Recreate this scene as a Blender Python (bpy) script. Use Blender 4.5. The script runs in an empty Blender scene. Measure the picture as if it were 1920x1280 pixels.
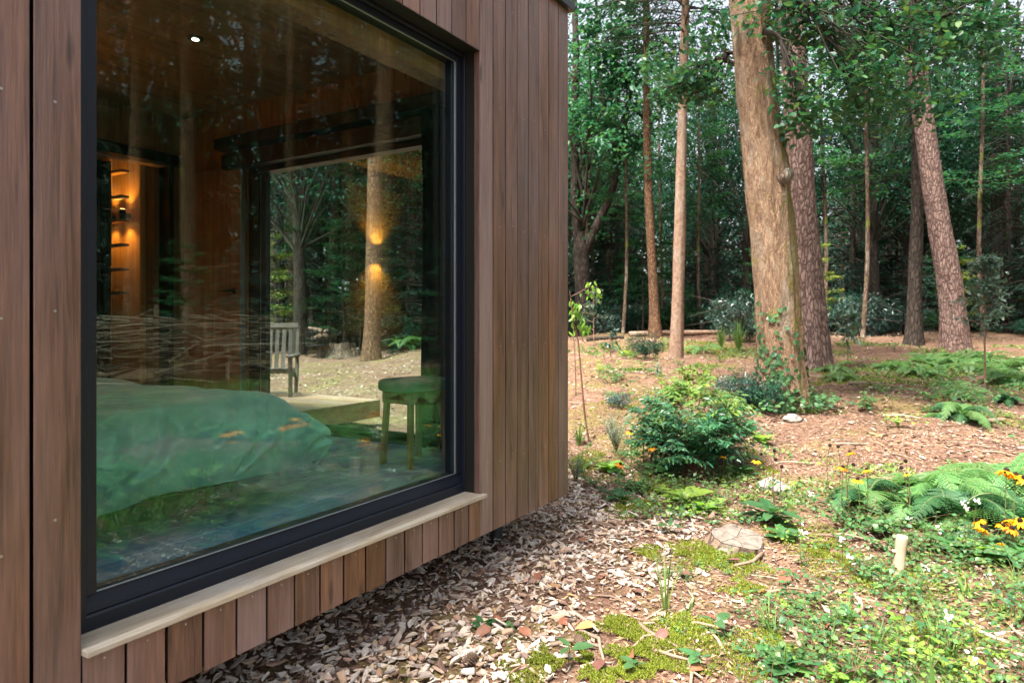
import bpy, bmesh, math, random
import numpy as np
from mathutils import Vector, Matrix

# ------------------------------------------------------------------ camera, sky, sun, exposure
SC = bpy.context.scene
COL = SC.collection
R = math.radians
YAW = R(31.4)
CX, CY = math.cos(YAW), math.sin(YAW)          # view direction on the ground
EYE = 1.4
cam = bpy.data.cameras.new('camera')
cam.lens = 24.0; cam.sensor_width = 36.0
cam.shift_y = -43 / 1920
cam.clip_start = 0.05; cam.clip_end = 600
cam.dof.use_dof = True; cam.dof.focus_distance = 3.4; cam.dof.aperture_fstop = 4.0
cam_ob = bpy.data.objects.new('camera', cam); COL.objects.link(cam_ob)
cam_ob.location = (0, 0, EYE); cam_ob.rotation_euler = (R(90), 0, -(math.pi / 2 - YAW))
SC.camera = cam_ob

SUN_EL, SUN_AZ = R(64), math.atan2(0.24, -0.85)   # direction the light comes from (azimuth from +x towards +y)
world = bpy.data.worlds.new('World'); SC.world = world; world.use_nodes = True
wn, wl = world.node_tree.nodes, world.node_tree.links
wn.clear()
sky = wn.new('ShaderNodeTexSky'); sky.sky_type = 'NISHITA'; sky.sun_disc = False
sky.sun_elevation = SUN_EL; sky.sun_rotation = math.pi / 2 - SUN_AZ
sky.air_density = 1.0; sky.dust_density = 3.0; sky.ozone_density = 1.0
hsv = wn.new('ShaderNodeHueSaturation'); hsv.inputs['Saturation'].default_value = 0.35
bg = wn.new('ShaderNodeBackground'); bg.inputs['Strength'].default_value = 0.095
wo = wn.new('ShaderNodeOutputWorld')
wl.new(sky.outputs[0], hsv.inputs['Color']); wl.new(hsv.outputs[0], bg.inputs['Color']); wl.new(bg.outputs[0], wo.inputs['Surface'])
sun = bpy.data.lights.new('sun', 'SUN'); sun.energy = 4.8; sun.angle = R(18); sun.color = (1.0, 0.95, 0.86)
sun_ob = bpy.data.objects.new('sun', sun); COL.objects.link(sun_ob)
sd = Vector((math.cos(SUN_EL) * math.cos(SUN_AZ), math.cos(SUN_EL) * math.sin(SUN_AZ), math.sin(SUN_EL)))
sun_ob.rotation_euler = sd.to_track_quat('Z', 'Y').to_euler()
vs = SC.view_settings
vs.view_transform = 'Standard'; vs.look = 'None'; vs.gamma = 1.0; vs.use_curve_mapping = False
vs.exposure = 2.15
cy = SC.cycles
cy.use_denoising = True
cy.max_bounces = 9; cy.diffuse_bounces = 4; cy.glossy_bounces = 4; cy.transmission_bounces = 6; cy.transparent_max_bounces = 16
cy.caustics_reflective = False; cy.caustics_refractive = False
cy.sample_clamp_indirect = 8.0
cy.use_adaptive_sampling = True; cy.adaptive_threshold = 0.02

# ------------------------------------------------------------------ helpers: noise, ground, picking points
rng = np.random.default_rng(7)

def _hash(ix, iy, iz, seed):
    h = (ix.astype(np.int64) * 374761393 + iy.astype(np.int64) * 668265263 + iz.astype(np.int64) * 2147483647 + seed * 1274126177) & 0xFFFFFFFF
    h = ((h ^ (h >> 13)) * 1274126177) & 0xFFFFFFFF
    h = ((h ^ (h >> 16)) * 2246822519) & 0xFFFFFFFF
    return ((h ^ (h >> 15)) & 0xFFFFFF) / float(0xFFFFFF)

def vnoise(x, y, z=0.0, seed=0):
    x, y, z = np.broadcast_arrays(np.asarray(x, float), np.asarray(y, float), np.asarray(z, float))
    ix, iy, iz = np.floor(x), np.floor(y), np.floor(z)
    fx, fy, fz = x - ix, y - iy, z - iz
    fx, fy, fz = [f * f * (3 - 2 * f) for f in (fx, fy, fz)]
    out = 0
    for dx in (0, 1):
        for dy in (0, 1):
            for dz in (0, 1):
                w = (fx if dx else 1 - fx) * (fy if dy else 1 - fy) * (fz if dz else 1 - fz)
                out = out + w * _hash(ix + dx, iy + dy, iz + dz, seed)
    return out * 2 - 1

def fbm(x, y, z=0.0, seed=0, octs=4):
    a, f, s = 1.0, 1.0, 0.0
    for o in range(octs):
        s = s + a * vnoise(np.asarray(x) * f, np.asarray(y) * f, np.asarray(z) * f, seed + o); a *= 0.5; f *= 2.03
    return s

def sstep(a, b, x):
    t = np.clip((np.asarray(x, float) - a) / (b - a), 0, 1); return t * t * (3 - 2 * t)

def ground_z(x, y):
    x = np.asarray(x, float); y = np.asarray(y, float)
    t = CX * x + CY * y; r = CY * x - CX * y
    rise = np.interp(t, [-50, 4, 6, 8.5, 12, 15, 20, 25, 30, 60, 300], [0, 0, .06, .28, .50, .58, .86, .92, .88, .85, .85])
    z = rise * (0.45 + 0.55 * sstep(-5, 0.5, r))
    z = z + 0.45 * sstep(-3.0, -8.0, y) * (1 - sstep(8, 14, t))
    calm = sstep(2.5, 7, np.hypot(x - 2, y - 2)) * 0.10 + 0.012
    return z + calm * fbm(x * 0.6, y * 0.6, seed=3, octs=3)

def gz(x, y): return float(ground_z(x, y))

def at(px, py, t):
    s = (px - 960) / 1280
    return Vector((t * (CX + s * CY), t * (CY - s * CX), EYE + (597 - py) / 1280 * t))

def on_ground(px, py):
    s = (px - 960) / 1280; ts = np.arange(1.5, 90, 0.02)
    x, y, z = ts * (CX + s * CY), ts * (CY - s * CX), EYE + (597 - py) / 1280 * ts
    k = int(np.argmax(z <= ground_z(x, y)))
    if k == 0: k = len(ts) - 1
    return Vector((x[k], y[k], float(ground_z(x[k], y[k]))))

def mirrored(px, t):                                  # ground point that the window shows at px, t metres deep behind the glass
    p = at(px, 597, t); x, y = p.x, 2 * 2.13 - p.y
    return Vector((x, y, gz(x, y)))

def depth_of(p): return CX * p[0] + CY * p[1]
def px_of(p):
    d = CX * p[0] + CY * p[1]; return 960 + 1280 * (CY * p[0] - CX * p[1]) / d, 597 - (p[2] - EYE) * 1280 / d

# ------------------------------------------------------------------ helpers: meshes and objects
class MB:
    """Collects vertex/face chunks (numpy) and links them as one mesh."""
    def __init__(s): s.V = []; s.F = []; s.n = 0
    def add(s, V, F, m=0):
        V = np.asarray(V, float).reshape(-1, 3); F = np.asarray(F, int)
        if len(V) == 0: return
        s.V.append(V); s.F.append((F + s.n, m)); s.n += len(V)
    def mesh(s, name, mats, smooth=False):
        me = bpy.data.meshes.new(name)
        if s.n == 0: return me
        V = np.concatenate(s.V); lv, lt, mi = [], [], []
        for F, m in s.F:
            lv.append(F.ravel()); lt.append(np.full(len(F), F.shape[1])); mi.append(np.full(len(F), m))
        lv = np.concatenate(lv); lt = np.concatenate(lt); mi = np.concatenate(mi)
        ls = np.concatenate([[0], np.cumsum(lt)[:-1]])
        me.vertices.add(len(V)); me.vertices.foreach_set('co', V.astype(np.float32).ravel())
        me.loops.add(len(lv)); me.loops.foreach_set('vertex_index', lv.astype(np.int32))
        me.polygons.add(len(lt)); me.polygons.foreach_set('loop_start', ls.astype(np.int32))
        me.polygons.foreach_set('material_index', mi.astype(np.int32))
        me.polygons.foreach_set('use_smooth', np.full(len(lt), bool(smooth)))
        for m in (mats if isinstance(mats, (list, tuple)) else [mats]): me.materials.append(m)
        me.update(calc_edges=True)
        return me
    def tube(s, pts, rad, k=8, m=0, cap=True, wob=None):
        P = np.asarray(pts, float); n = len(P); rad = np.broadcast_to(np.asarray(rad, float), (n,))
        T = np.gradient(P, axis=0); T /= np.linalg.norm(T, axis=1)[:, None] + 1e-9
        ref = np.array([1.0, 0, 0]) if abs(T[0][0]) < 0.9 else np.array([0, 1.0, 0])
        U = np.zeros_like(P); u = ref
        for i in range(n):
            u = u - T[i] * np.dot(u, T[i]); u = u / (np.linalg.norm(u) + 1e-9); U[i] = u
        W = np.cross(T, U); a = np.arange(k) * 2 * np.pi / k
        rr = rad[:, None] * np.ones((1, k))
        if wob is not None: rr = rr * wob(a[None, :], np.linspace(0, 1, n)[:, None], P)
        V = P[:, None, :] + rr[..., None] * (np.cos(a)[None, :, None] * U[:, None, :] + np.sin(a)[None, :, None] * W[:, None, :])
        i = np.arange(n - 1)[:, None] * k; j = np.arange(k)[None, :]; j2 = (j + 1) % k
        F = np.stack([i + j, i + j2, i + k + j2, i + k + j], -1).reshape(-1, 4)
        base = s.n
        s.add(V.reshape(-1, 3), F, m)
        if cap:
            e = [np.arange(k)[::-1] + base, np.arange(k) + base + (n - 1) * k]
            for q in e: s.F.append((q[None, :], m))
    def box(s, lo, hi, m=0):
        x0, y0, z0 = lo; x1, y1, z1 = hi
        V = [(x0, y0, z0), (x1, y0, z0), (x1, y1, z0), (x0, y1, z0), (x0, y0, z1), (x1, y0, z1), (x1, y1, z1), (x0, y1, z1)]
        s.add(V, [(0, 3, 2, 1), (4, 5, 6, 7), (0, 1, 5, 4), (1, 2, 6, 5), (2, 3, 7, 6), (3, 0, 4, 7)], m)
    def leaves(s, pos, d, up, L, W, m=0, fold=0.25, kind=4, droop=0.0):
        pos = np.asarray(pos, float); n = len(pos)
        if n == 0: return
        d = d / (np.linalg.norm(d, axis=1)[:, None] + 1e-9)
        side = np.cross(d, up); side /= np.linalg.norm(side, axis=1)[:, None] + 1e-9
        nrm = np.cross(side, d)
        L = np.broadcast_to(np.asarray(L, float), (n,))[:, None]; W = np.broadcast_to(np.asarray(W, float), (n,))[:, None]
        if kind == 4:
            mid = pos + d * L * 0.45
            V = np.stack([pos, mid + side * W * .5 + nrm * W * fold, pos + d * L - nrm * L * droop, mid - side * W * .5 + nrm * W * fold], 1)
            F = np.arange(n)[:, None] * 4 + np.array([[0, 1, 2, 3]]); s.add(V.reshape(-1, 3), F, m)
        else:
            a = pos + d * L * .3 + nrm * L * .03; b = pos + d * L * .68 - nrm * L * droop * .4; tip = pos + d * L - nrm * L * droop
            V = np.stack([pos, a + side * W * .46 + nrm * W * fold * .5, a, a - side * W * .46 + nrm * W * fold * .5,
                          b + side * W * .42 + nrm * W * fold * .5, b, b - side * W * .42 + nrm * W * fold * .5, tip], 1).reshape(-1, 3)
            o = np.arange(n)[:, None] * 8
            base = s.n; s.V.append(V); s.n += len(V)
            s.F.append((np.concatenate([o + [[0, 1, 2]], o + [[0, 2, 3]], o + [[4, 7, 5]], o + [[5, 7, 6]]]) + base, m))
            s.F.append((np.concatenate([o + [[1, 4, 5, 2]], o + [[2, 5, 6, 3]]]) + base, m))

def link(name, me, parent=None, kind=None):
    o = bpy.data.objects.new(name, me); COL.objects.link(o)
    if parent: o.parent = parent
    if kind: o['kind'] = kind
    return o
def tag(o, label, cat=None, group=None, kind=None):
    o['label'] = label
    if cat: o['category'] = cat
    if group: o['group'] = group
    if kind: o['kind'] = kind
    return o
def thing(name, label, cat, loc=(0, 0, 0), rz=0, group=None, scale=1):
    o = bpy.data.objects.new(name, None); COL.objects.link(o); o.empty_display_size = 0.1
    o.location = loc; o.rotation_euler = (0, 0, rz); o.scale = (scale,) * 3
    return tag(o, label, cat, group)
def copy_tree(o, parent=None):
    c = o.copy(); COL.objects.link(c)
    if parent: c.parent = parent
    for ch in list(o.children): copy_tree(ch, c)
    return c
def bevel_mesh(name, lo, hi, mat, bev=0.003, seg=1):
    bm = bmesh.new(); bmesh.ops.create_cube(bm, size=1)
    lo, hi = Vector(lo), Vector(hi); c, s = (lo + hi) / 2, hi - lo
    for v in bm.verts: v.co = Vector((v.co.x * s.x + c.x, v.co.y * s.y + c.y, v.co.z * s.z + c.z))
    if bev: bmesh.ops.bevel(bm, geom=list(bm.edges), offset=min(bev, min(s) * .45), segments=seg, affect='EDGES', profile=0.5)
    me = bpy.data.meshes.new(name); bm.to_mesh(me); bm.free(); me.materials.append(mat); return me
def block(name, lo, hi, mat, parent=None, bev=0.003, kind=None):
    """a bevelled box whose origin is its own centre"""
    lo, hi = Vector(lo), Vector(hi); c = (lo + hi) / 2
    o = link(name, bevel_mesh(name, lo - c, hi - c, mat, bev), parent, kind); o.location = c
    return o
def prism(name, prof, x0, x1, mat, parent=None):
    """profile of (y,z) points swept along x"""
    n = len(prof); mb = MB(); P = np.array(prof)
    c = np.array([(x0 + x1) / 2, P[:, 0].mean(), P[:, 1].mean()])
    V = np.concatenate([np.column_stack([np.full(n, x0), P]), np.column_stack([np.full(n, x1), P])]) - c
    i = np.arange(n); j = (i + 1) % n
    mb.add(V, np.stack([i, j, j + n, i + n], 1)); mb.F.append((i[None, ::-1], 0)); mb.F.append((i[None, :] + n, 0))
    me = mb.mesh(name, mat)
    bm = bmesh.new(); bm.from_mesh(me); bmesh.ops.recalc_face_normals(bm, faces=bm.faces); bm.to_mesh(me); bm.free()
    o = link(name, me, parent); o.location = c; return o
def rand_dirs(n, r=rng):
    v = r.normal(size=(n, 3)); return v / np.linalg.norm(v, axis=1)[:, None]

# ------------------------------------------------------------------ helpers: materials
class NT:
    def __init__(s, name):
        s.m = bpy.data.materials.new(name); s.m.use_nodes = True; s.t = s.m.node_tree; s.t.nodes.clear()
        s.out = s.t.nodes.new('ShaderNodeOutputMaterial')
    def n(s, typ, ins=None, **kw):
        x = s.t.nodes.new('ShaderNode' + typ)
        for k, v in kw.items(): setattr(x, k, v)
        for k, v in (ins or {}).items():
            if isinstance(v, bpy.types.NodeSocket): s.t.links.new(v, x.inputs[k])
            else: x.inputs[k].default_value = v
        return x
    def ramp(s, fac, stops, interp='LINEAR'):
        x = s.n('ValToRGB', {'Fac': fac}); e = x.color_ramp.elements; x.color_ramp.interpolation = interp
        while len(e) < len(stops): e.new(0.5)
        for q, (p, c) in zip(e, stops): q.position = p; q.color = (*c, 1) if len(c) == 3 else c
        return x.outputs['Color']
    def mixc(s, fac, a, b, blend='MIX'):
        x = s.n('Mix', None, data_type='RGBA', blend_type=blend)
        for k, v in ((0, fac), (6, a), (7, b)):
            if isinstance(v, bpy.types.NodeSocket): s.t.links.new(v, x.inputs[k])
            else: x.inputs[k].default_value = (*v, 1) if isinstance(v, tuple) and len(v) == 3 else v
        return x.outputs[2]
    def math(s, op, a, b=0.0, clamp=False):
        x = s.n('Math', {0: a, 1: b}, operation=op); x.use_clamp = clamp; return x.outputs[0]
    def noise(s, vec, scale, detail=4, rough=.55, dist=0.0):
        return s.n('TexNoise', {'Vector': vec, 'Scale': scale, 'Detail': detail, 'Roughness': rough, 'Distortion': dist}).outputs['Fac']
    def obj(s, scale=(1, 1, 1), rnd=0.0):
        v = s.n('TexCoord').outputs['Object']
        if rnd:
            r = s.n('ObjectInfo').outputs['Random']; c = s.n('CombineXYZ', {0: s.math('MULTIPLY', r, rnd), 1: s.math('MULTIPLY', r, rnd * 1.7), 2: s.math('MULTIPLY', r, rnd * 2.3)})
            v = s.n('VectorMath', {0: v, 1: c.outputs[0]}, operation='ADD').outputs[0]
        return s.n('Mapping', {'Vector': v, 'Scale': scale}).outputs[0]
    def bsdf(s, col, rough=.6, spec=.4, bump=None, bstr=.3, bdist=.01, metal=0.0, **kw):
        p = s.n('BsdfPrincipled', {'Base Color': (*col, 1) if isinstance(col, tuple) else col, 'Roughness': rough, 'Specular IOR Level': spec, 'Metallic': metal})
        for k, v in kw.items(): p.inputs[k].default_value = v
        if bump is not None:
            b = s.n('Bump', {'Height': bump, 'Strength': bstr, 'Distance': bdist}); s.t.links.new(b.outputs[0], p.inputs['Normal'])
        return p.outputs[0]
    def done(s, sh): s.t.links.new(sh, s.out.inputs['Surface']); return s.m

def leaf_mat(name, cols, rough=.45, trans=.3, spec=.4, obj_var=.12):
    g = NT(name)
    isl = g.n('NewGeometry').outputs['Random Per Island']
    n = len(cols); c = g.ramp(isl, [(i / max(1, n - 1), k) for i, k in enumerate(cols)])
    r = g.n('ObjectInfo').outputs['Random']
    big = g.noise(g.obj(), 1.7, 2)
    v = g.math('ADD', g.math('MULTIPLY', g.math('SUBTRACT', r, .5), obj_var * 2), g.math('MULTIPLY', g.math('SUBTRACT', big, .5), .9))
    hs = g.n('HueSaturation', {'Color': c, 'Value': g.math('ADD', v, 1.0), 'Hue': g.math('ADD', g.math('MULTIPLY', g.math('SUBTRACT', r, .5), .03), .5)})
    col = hs.outputs[0]
    a = g.bsdf(col, rough, spec)
    tc = g.mixc(.5, col, (.9, 1.0, .35), 'MULTIPLY')
    tc = g.n('HueSaturation', {'Color': tc, 'Value': 2.0}).outputs[0]
    t = g.n('BsdfTranslucent', {'Color': tc}).outputs[0]
    return g.done(g.n('MixShader', {0: trans, 1: a, 2: t}).outputs[0])

def bark_mat(name, dark, light, sc=9, stretch=.22, moss=None, lichen=None, plate=True, bstr=.8, side=None):
    g = NT(name); v = g.obj((1, 1, stretch)); w = g.obj()
    nz = g.noise(v, sc, 6, .65, .6)
    vo = g.n('TexVoronoi', {'Vector': g.n('VectorMath', {0: v, 1: g.n('VectorMath', {0: g.n('TexNoise', {'Vector': v, 'Scale': sc * 1.2}).outputs['Color'], 1: (.09, .09, .09)}, operation='MULTIPLY').outputs[0]}, operation='ADD').outputs[0], 'Scale': sc * 1.6}, feature='DISTANCE_TO_EDGE').outputs['Distance']
    crack = g.ramp(vo, [(0.0, (0, 0, 0)), (.22, (1, 1, 1))])
    c = g.ramp(nz, [(.3, dark), (.72, light)])
    if plate: c = g.mixc(g.math('MULTIPLY', g.math('SUBTRACT', 1.0, crack), .75 if plate is True else plate), c, tuple(k * .35 for k in dark))
    fine = g.noise(v, sc * 7, 3)
    c = g.mixc(.5, c, g.ramp(fine, [(.25, (.55, .55, .55)), (.75, (1.25, 1.25, 1.25))]), 'MULTIPLY')
    if lichen:
        k = g.ramp(g.noise(g.obj((1, 1, .3)), 3.6, 8, .72), [(.50, (0, 0, 0)), (.68, (1, 1, 1))]); c = g.mixc(g.math('MULTIPLY', k, .65), c, g.mixc(.5, lichen, g.ramp(fine, [(.25, (.6, .6, .6)), (.75, (1.2, 1.2, 1.2))]), 'MULTIPLY'))
    if moss:
        k = g.ramp(g.noise(w, moss[1], 6, .65), [(moss[2], (0, 0, 0)), (moss[2] + .07, (1, 1, 1))]); c = g.mixc(g.math('MULTIPLY', k, .85), c, moss[0])
    if side:      # moss grown over one flank of the trunk
        nd = g.n('VectorMath', {0: g.n('TexCoord').outputs['Normal'], 1: side}, operation='DOT_PRODUCT').outputs['Value']
        k = g.math('ADD', g.math('MULTIPLY', nd, .30), g.noise(g.obj((1, 1, .45)), 4.2, 7, .7)); k = g.ramp(k, [(.60, (0, 0, 0)), (.74, (1, 1, 1))]); c = g.mixc(g.math('MULTIPLY', k, .8), c, g.ramp(g.noise(w, 30, 3), [(.3, (.085, .085, .012)), (.7, (.21, .195, .025))]))
    h = g.math('ADD', g.math('MULTIPLY', crack, .6 * float(plate) + .1), g.math('ADD', nz, g.math('MULTIPLY', fine, .35)))
    return g.done(g.bsdf(c, .85, .2, h, bstr, .025))

def wood_mat(name, dark, light, grain=26, var=.25, rough=.55, bstr=.25, axis='z', spec=.4, grey=None):
    g = NT(name)
    S = {'z': (1, 1, .045), 'x': (.045, 1, 1), 'y': (1, .045, 1)}[axis]
    v = g.obj(S, 13.0); w = g.obj((1, 1, 1) if axis != 'z' else (1, 1, .35), 7.0)
    n1 = g.noise(v, grain, 5, .6, 1.2); n2 = g.noise(v, grain * 6, 3, .6); n3 = g.noise(w, 2.6, 4, .6)
    c = g.ramp(g.math('ADD', g.math('MULTIPLY', n1, .55), g.math('MULTIPLY', n2, .45)), [(.34, dark), (.50, tuple((a + b) / 2 for a, b in zip(dark, light))), (.66, light)])
    c = g.mixc(.55, c, g.ramp(n3, [(.30, (.55, .53, .53)), (.70, (1.3, 1.27, 1.25))]), 'MULTIPLY')
    if grey:
        k = g.ramp(g.noise(g.obj((1, 1, .12) if axis == 'z' else (1, 1, 1), 5.0), 3.0, 5, .65), [(.42, (0, 0, 0)), (.66, (1, 1, 1))]); c = g.mixc(g.math('MULTIPLY', k, .55), c, grey)
    kv = g.n('TexVoronoi', {'Vector': g.obj((7, 7, 1.5), 9.0), 'Scale': 1.0}); kd = g.noise(g.obj((60, 60, 20), 4.0), 1.0, 2)
    kn = g.ramp(g.math('ADD', kv.outputs['Distance'], g.math('MULTIPLY', kd, .05)), [(.075, (.25, .2, .17)), (.13, (1, 1, 1))]); c = g.mixc(.8 if axis == 'z' else 0.0, c, kn, 'MULTIPLY')
    r = g.n('ObjectInfo').outputs['Random']
    r2 = g.math('FRACT', g.math('MULTIPLY', r, 7.31))
    hs = g.n('HueSaturation', {'Color': c, 'Value': g.math('ADD', g.math('MULTIPLY', g.math('SUBTRACT', r, .5), var * 2), 1.0),
                               'Hue': g.math('ADD', g.math('MULTIPLY', g.math('SUBTRACT', r2, .5), .012), .502),
                               'Saturation': g.math('ADD', g.math('MULTIPLY', g.math('SUBTRACT', r2, .5), .35), 1.0)})
    h = g.math('ADD', n1, g.math('MULTIPLY', n2, .6))
    return g.done(g.bsdf(hs.outputs[0], rough, spec, h, bstr, .004))

def plain_mat(name, col, rough=.5, spec=.4, metal=0.0, var=.15, sc=8, bstr=.1):
    g = NT(name); n = g.noise(g.obj((1, 1, 1), 3.0), sc, 5)
    c = g.ramp(n, [(.25, tuple(k * (1 - var) for k in col)), (.75, tuple(min(1, k * (1 + var)) for k in col))])
    return g.done(g.bsdf(c, rough, spec, n, bstr, .004, metal))

def glass_mat(name, tint, f0=.045):
    g = NT(name); geo = g.n('NewGeometry')
    d = g.n('VectorMath', {0: geo.outputs['Incoming'], 1: geo.outputs['Normal']}, operation='DOT_PRODUCT').outputs['Value']
    c = g.math('ABSOLUTE', d); q = g.math('POWER', g.math('SUBTRACT', 1.0, c, True), 5.0)
    f = g.math('ADD', g.math('MULTIPLY', q, 1 - f0), f0)
    t = g.n('BsdfTransparent', {'Color': (*tint, 1)}).outputs[0]
    r = g.n('BsdfGlossy', {'Color': (.66, .93, .88, 1), 'Roughness': 0.0}).outputs[0]
    return g.done(g.n('MixShader', {0: f, 1: t, 2: r}).outputs[0])

def emit_mat(name, col, s):
    g = NT(name); return g.done(g.n('Emission', {'Color': (*col, 1), 'Strength': s}).outputs[0])

M = {}
M['board'] = wood_mat('cladding wood', (.037, .014, .009), (.215, .106, .068), 24, .22, .40, .5, 'z', .65, grey=(.28, .185, .175))
M['sill'] = wood_mat('weathered sill wood', (.28, .22, .15), (.55, .47, .36), 22, .1, .6, .3, 'x', .35, grey=(.50, .48, .45))
M['inner'] = wood_mat('interior plywood', (.17, .085, .04), (.36, .20, .10), 9, .1, .5, .1, 'z', .3)
M['oak'] = wood_mat('shelf oak', (.30, .16, .07), (.55, .34, .17), 14, .1, .45, .1, 'z', .35)
M['stoolwood'] = wood_mat('stool wood', (.16, .085, .04), (.34, .2, .1), 18, .1, .45, .1, 'z', .4)
M['chair'] = wood_mat('garden chair wood', (.035, .025, .02), (.10, .075, .06), 18, .2, .5, .2, 'z', .5)
M['deck'] = wood_mat('deck wood', (.22, .12, .07), (.45, .29, .19), 20, .18, .55, .2, 'y', .4)
M['alu'] = plain_mat('dark window aluminium', (.007, .010, .019), .42, .35, .0, .08, 3, .02)
M['liner'] = plain_mat('dark window lining', (.013, .013, .011), .55, .3, .0, .1, 3, .02)
M['gasket'] = plain_mat('pale glazing bead', (.30, .33, .36), .35, .5, .6, .05, 3, .02)
M['trim'] = plain_mat('roof edge metal', (.02, .024, .03), .4, .5, .3, .1, 3, .02)
M['wrap'] = plain_mat('black wall membrane', (.006, .006, .006), .9, .1)
M['steel'] = plain_mat('screw steel', (.45, .42, .40), .35, .5, .9, .1, 20, .02)
M['floor'] = wood_mat('sky-tinted vinyl floor', (.15, .27, .37), (.26, .42, .53), 9, .08, .2, .05, 'x', .5)  # blue of the sky reflected from the door is put into the colour
M['black'] = plain_mat('black fittings', (.008, .008, .009), .45, .4)
M['curtain'] = plain_mat('dark curtain cloth', (.022, .020, .019), .9, .1, 0, .2, 40, .1)
M['metal_leg'] = plain_mat('pale bed leg', (.30, .28, .24), .45, .5, .3)
M['under'] = plain_mat('cabin underside', (.02, .018, .016), .9, .1)
M['galv'] = plain_mat('post steel', (.05, .055, .06), .5, .5, .6)
M['glass'] = glass_mat('window glass', (.85, .925, .92), .06)
M['doorglass'] = glass_mat('door glass', (.93, .985, .975), .05)
M['whiteceil'] = wood_mat('ceiling plywood', (.15, .085, .045), (.30, .18, .1), 8, .1, .5, .1, 'x', .3)
def stripe_cloth():
    g = NT('duvet cloth'); v = g.n('TexCoord').outputs['UV']
    w = g.n('TexWave', {'Vector': g.obj(), 'Scale': 62.0, 'Distortion': .0}, wave_type='BANDS', bands_direction='Z').outputs['Fac']
    n = g.noise(g.obj(), 5, 4)
    c = g.mixc(.45, g.ramp(n, [(.3, (.13, .28, .235)), (.7, (.24, .42, .355))]), g.ramp(w, [(.3, (.75, .75, .75)), (.7, (1.2, 1.2, 1.2))]), 'MULTIPLY')
    return g.done(g.bsdf(c, .85, .15, g.noise(g.obj(), 320, 2), .15, .002, **{'Sheen Weight': .3}))
M['duvet'] = stripe_cloth()
M['mattress'] = plain_mat('mattress cloth', (.45, .45, .42), .9, .1)
M['cushion'] = plain_mat('green stool cushion', (.10, .20, .14), .85, .2)

M['leaf_oak'] = leaf_mat('oak leaves', [(.012, .058, .028), (.026, .095, .034), (.018, .078, .042), (.05, .12, .034), (.014, .065, .05), (.09, .14, .03)], .4, .3, .4)
M['leaf_dark'] = leaf_mat('dark forest leaves', [(.007, .036, .026), (.014, .056, .032), (.010, .046, .036), (.024, .072, .030)], .55, .3, .15)
M['leaf_mid'] = leaf_mat('fresh forest leaves', [(.014, .070, .036), (.028, .102, .040), (.020, .086, .048), (.06, .135, .034)], .5, .36, .25)
M['leaf_yellow'] = leaf_mat('yellowing leaves', [(.10, .17, .035), (.20, .22, .04), (.07, .14, .035), (.27, .22, .05)], .45, .4, .4)
M['needle'] = leaf_mat('conifer needles', [(.008, .030, .022), (.015, .046, .028), (.012, .038, .03), (.024, .054, .026)], .5, .15, .3)
M['leaf_nandina'] = leaf_mat('nandina leaves', [(.014, .075, .032), (.028, .11, .042), (.045, .14, .05), (.024, .09, .05), (.08, .17, .05)], .35, .28, .5)
M['leaf_nand_new'] = leaf_mat('young nandina leaves', [(.09, .18, .04), (.16, .24, .05), (.06, .15, .045), (.24, .27, .055)], .4, .4, .4)
M['fern'] = leaf_mat('fern fronds', [(.065, .155, .045), (.10, .21, .06), (.08, .175, .065), (.14, .24, .065)], .5, .35, .3)
M['fern_dark'] = leaf_mat('dark fern fronds', [(.022, .085, .035), (.04, .115, .04), (.03, .10, .045)], .5, .3, .35)
M['weed'] = leaf_mat('weed leaves', [(.035, .11, .035), (.065, .16, .045), (.045, .125, .055), (.10, .19, .045), (.03, .095, .045)], .45, .35, .4)
M['lime'] = leaf_mat('lime leaves', [(.14, .26, .04), (.20, .32, .05), (.10, .22, .045)], .45, .4, .4)
M['holly'] = leaf_mat('holly leaves', [(.035, .085, .06), (.07, .12, .085), (.05, .10, .07), (.12, .16, .10)], .3, .2, .6)
M['rhodo'] = leaf_mat('rhododendron leaves', [(.02, .06, .05), (.04, .09, .07), (.03, .07, .06)], .3, .15, .6)
M['silver'] = leaf_mat('silvery leaves', [(.12, .16, .12), (.17, .21, .16), (.09, .13, .09)], .6, .2, .3)
M['ivy'] = leaf_mat('ivy leaves', [(.02, .075, .03), (.04, .11, .04), (.07, .15, .05), (.03, .085, .045)], .32, .2, .5)
M['grass'] = leaf_mat('grass blades', [(.07, .16, .04), (.11, .21, .05), (.15, .22, .05)], .5, .35, .3)
M['moss'] = leaf_mat('moss', [(.14, .17, .018), (.20, .23, .03), (.10, .14, .02), (.25, .25, .04)], .8, .3, .1)
M['petal'] = leaf_mat('orange petals', [(.72, .26, .008), (.85, .36, .012), (.62, .19, .006)], .5, .3, .2, .15)
M['cone'] = plain_mat('dark flower cone', (.018, .010, .008), .9, .1)
M['stem'] = plain_mat('plant stems', (.10, .11, .035), .6, .3, 0, .3)
M['stem_red'] = plain_mat('reddish stems', (.12, .055, .035), .6, .3, 0, .3)
M['whitepetal'] = leaf_mat('white petals', [(.75, .75, .78), (.82, .8, .8), (.8, .7, .72)], .6, .3, .2)
M['twig'] = plain_mat('twig bark', (.13, .085, .06), .85, .2, 0, .35, 14, .4)
M['limb'] = plain_mat('limb bark', (.045, .038, .03), .85, .2, 0, .35, 9, .5)

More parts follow.
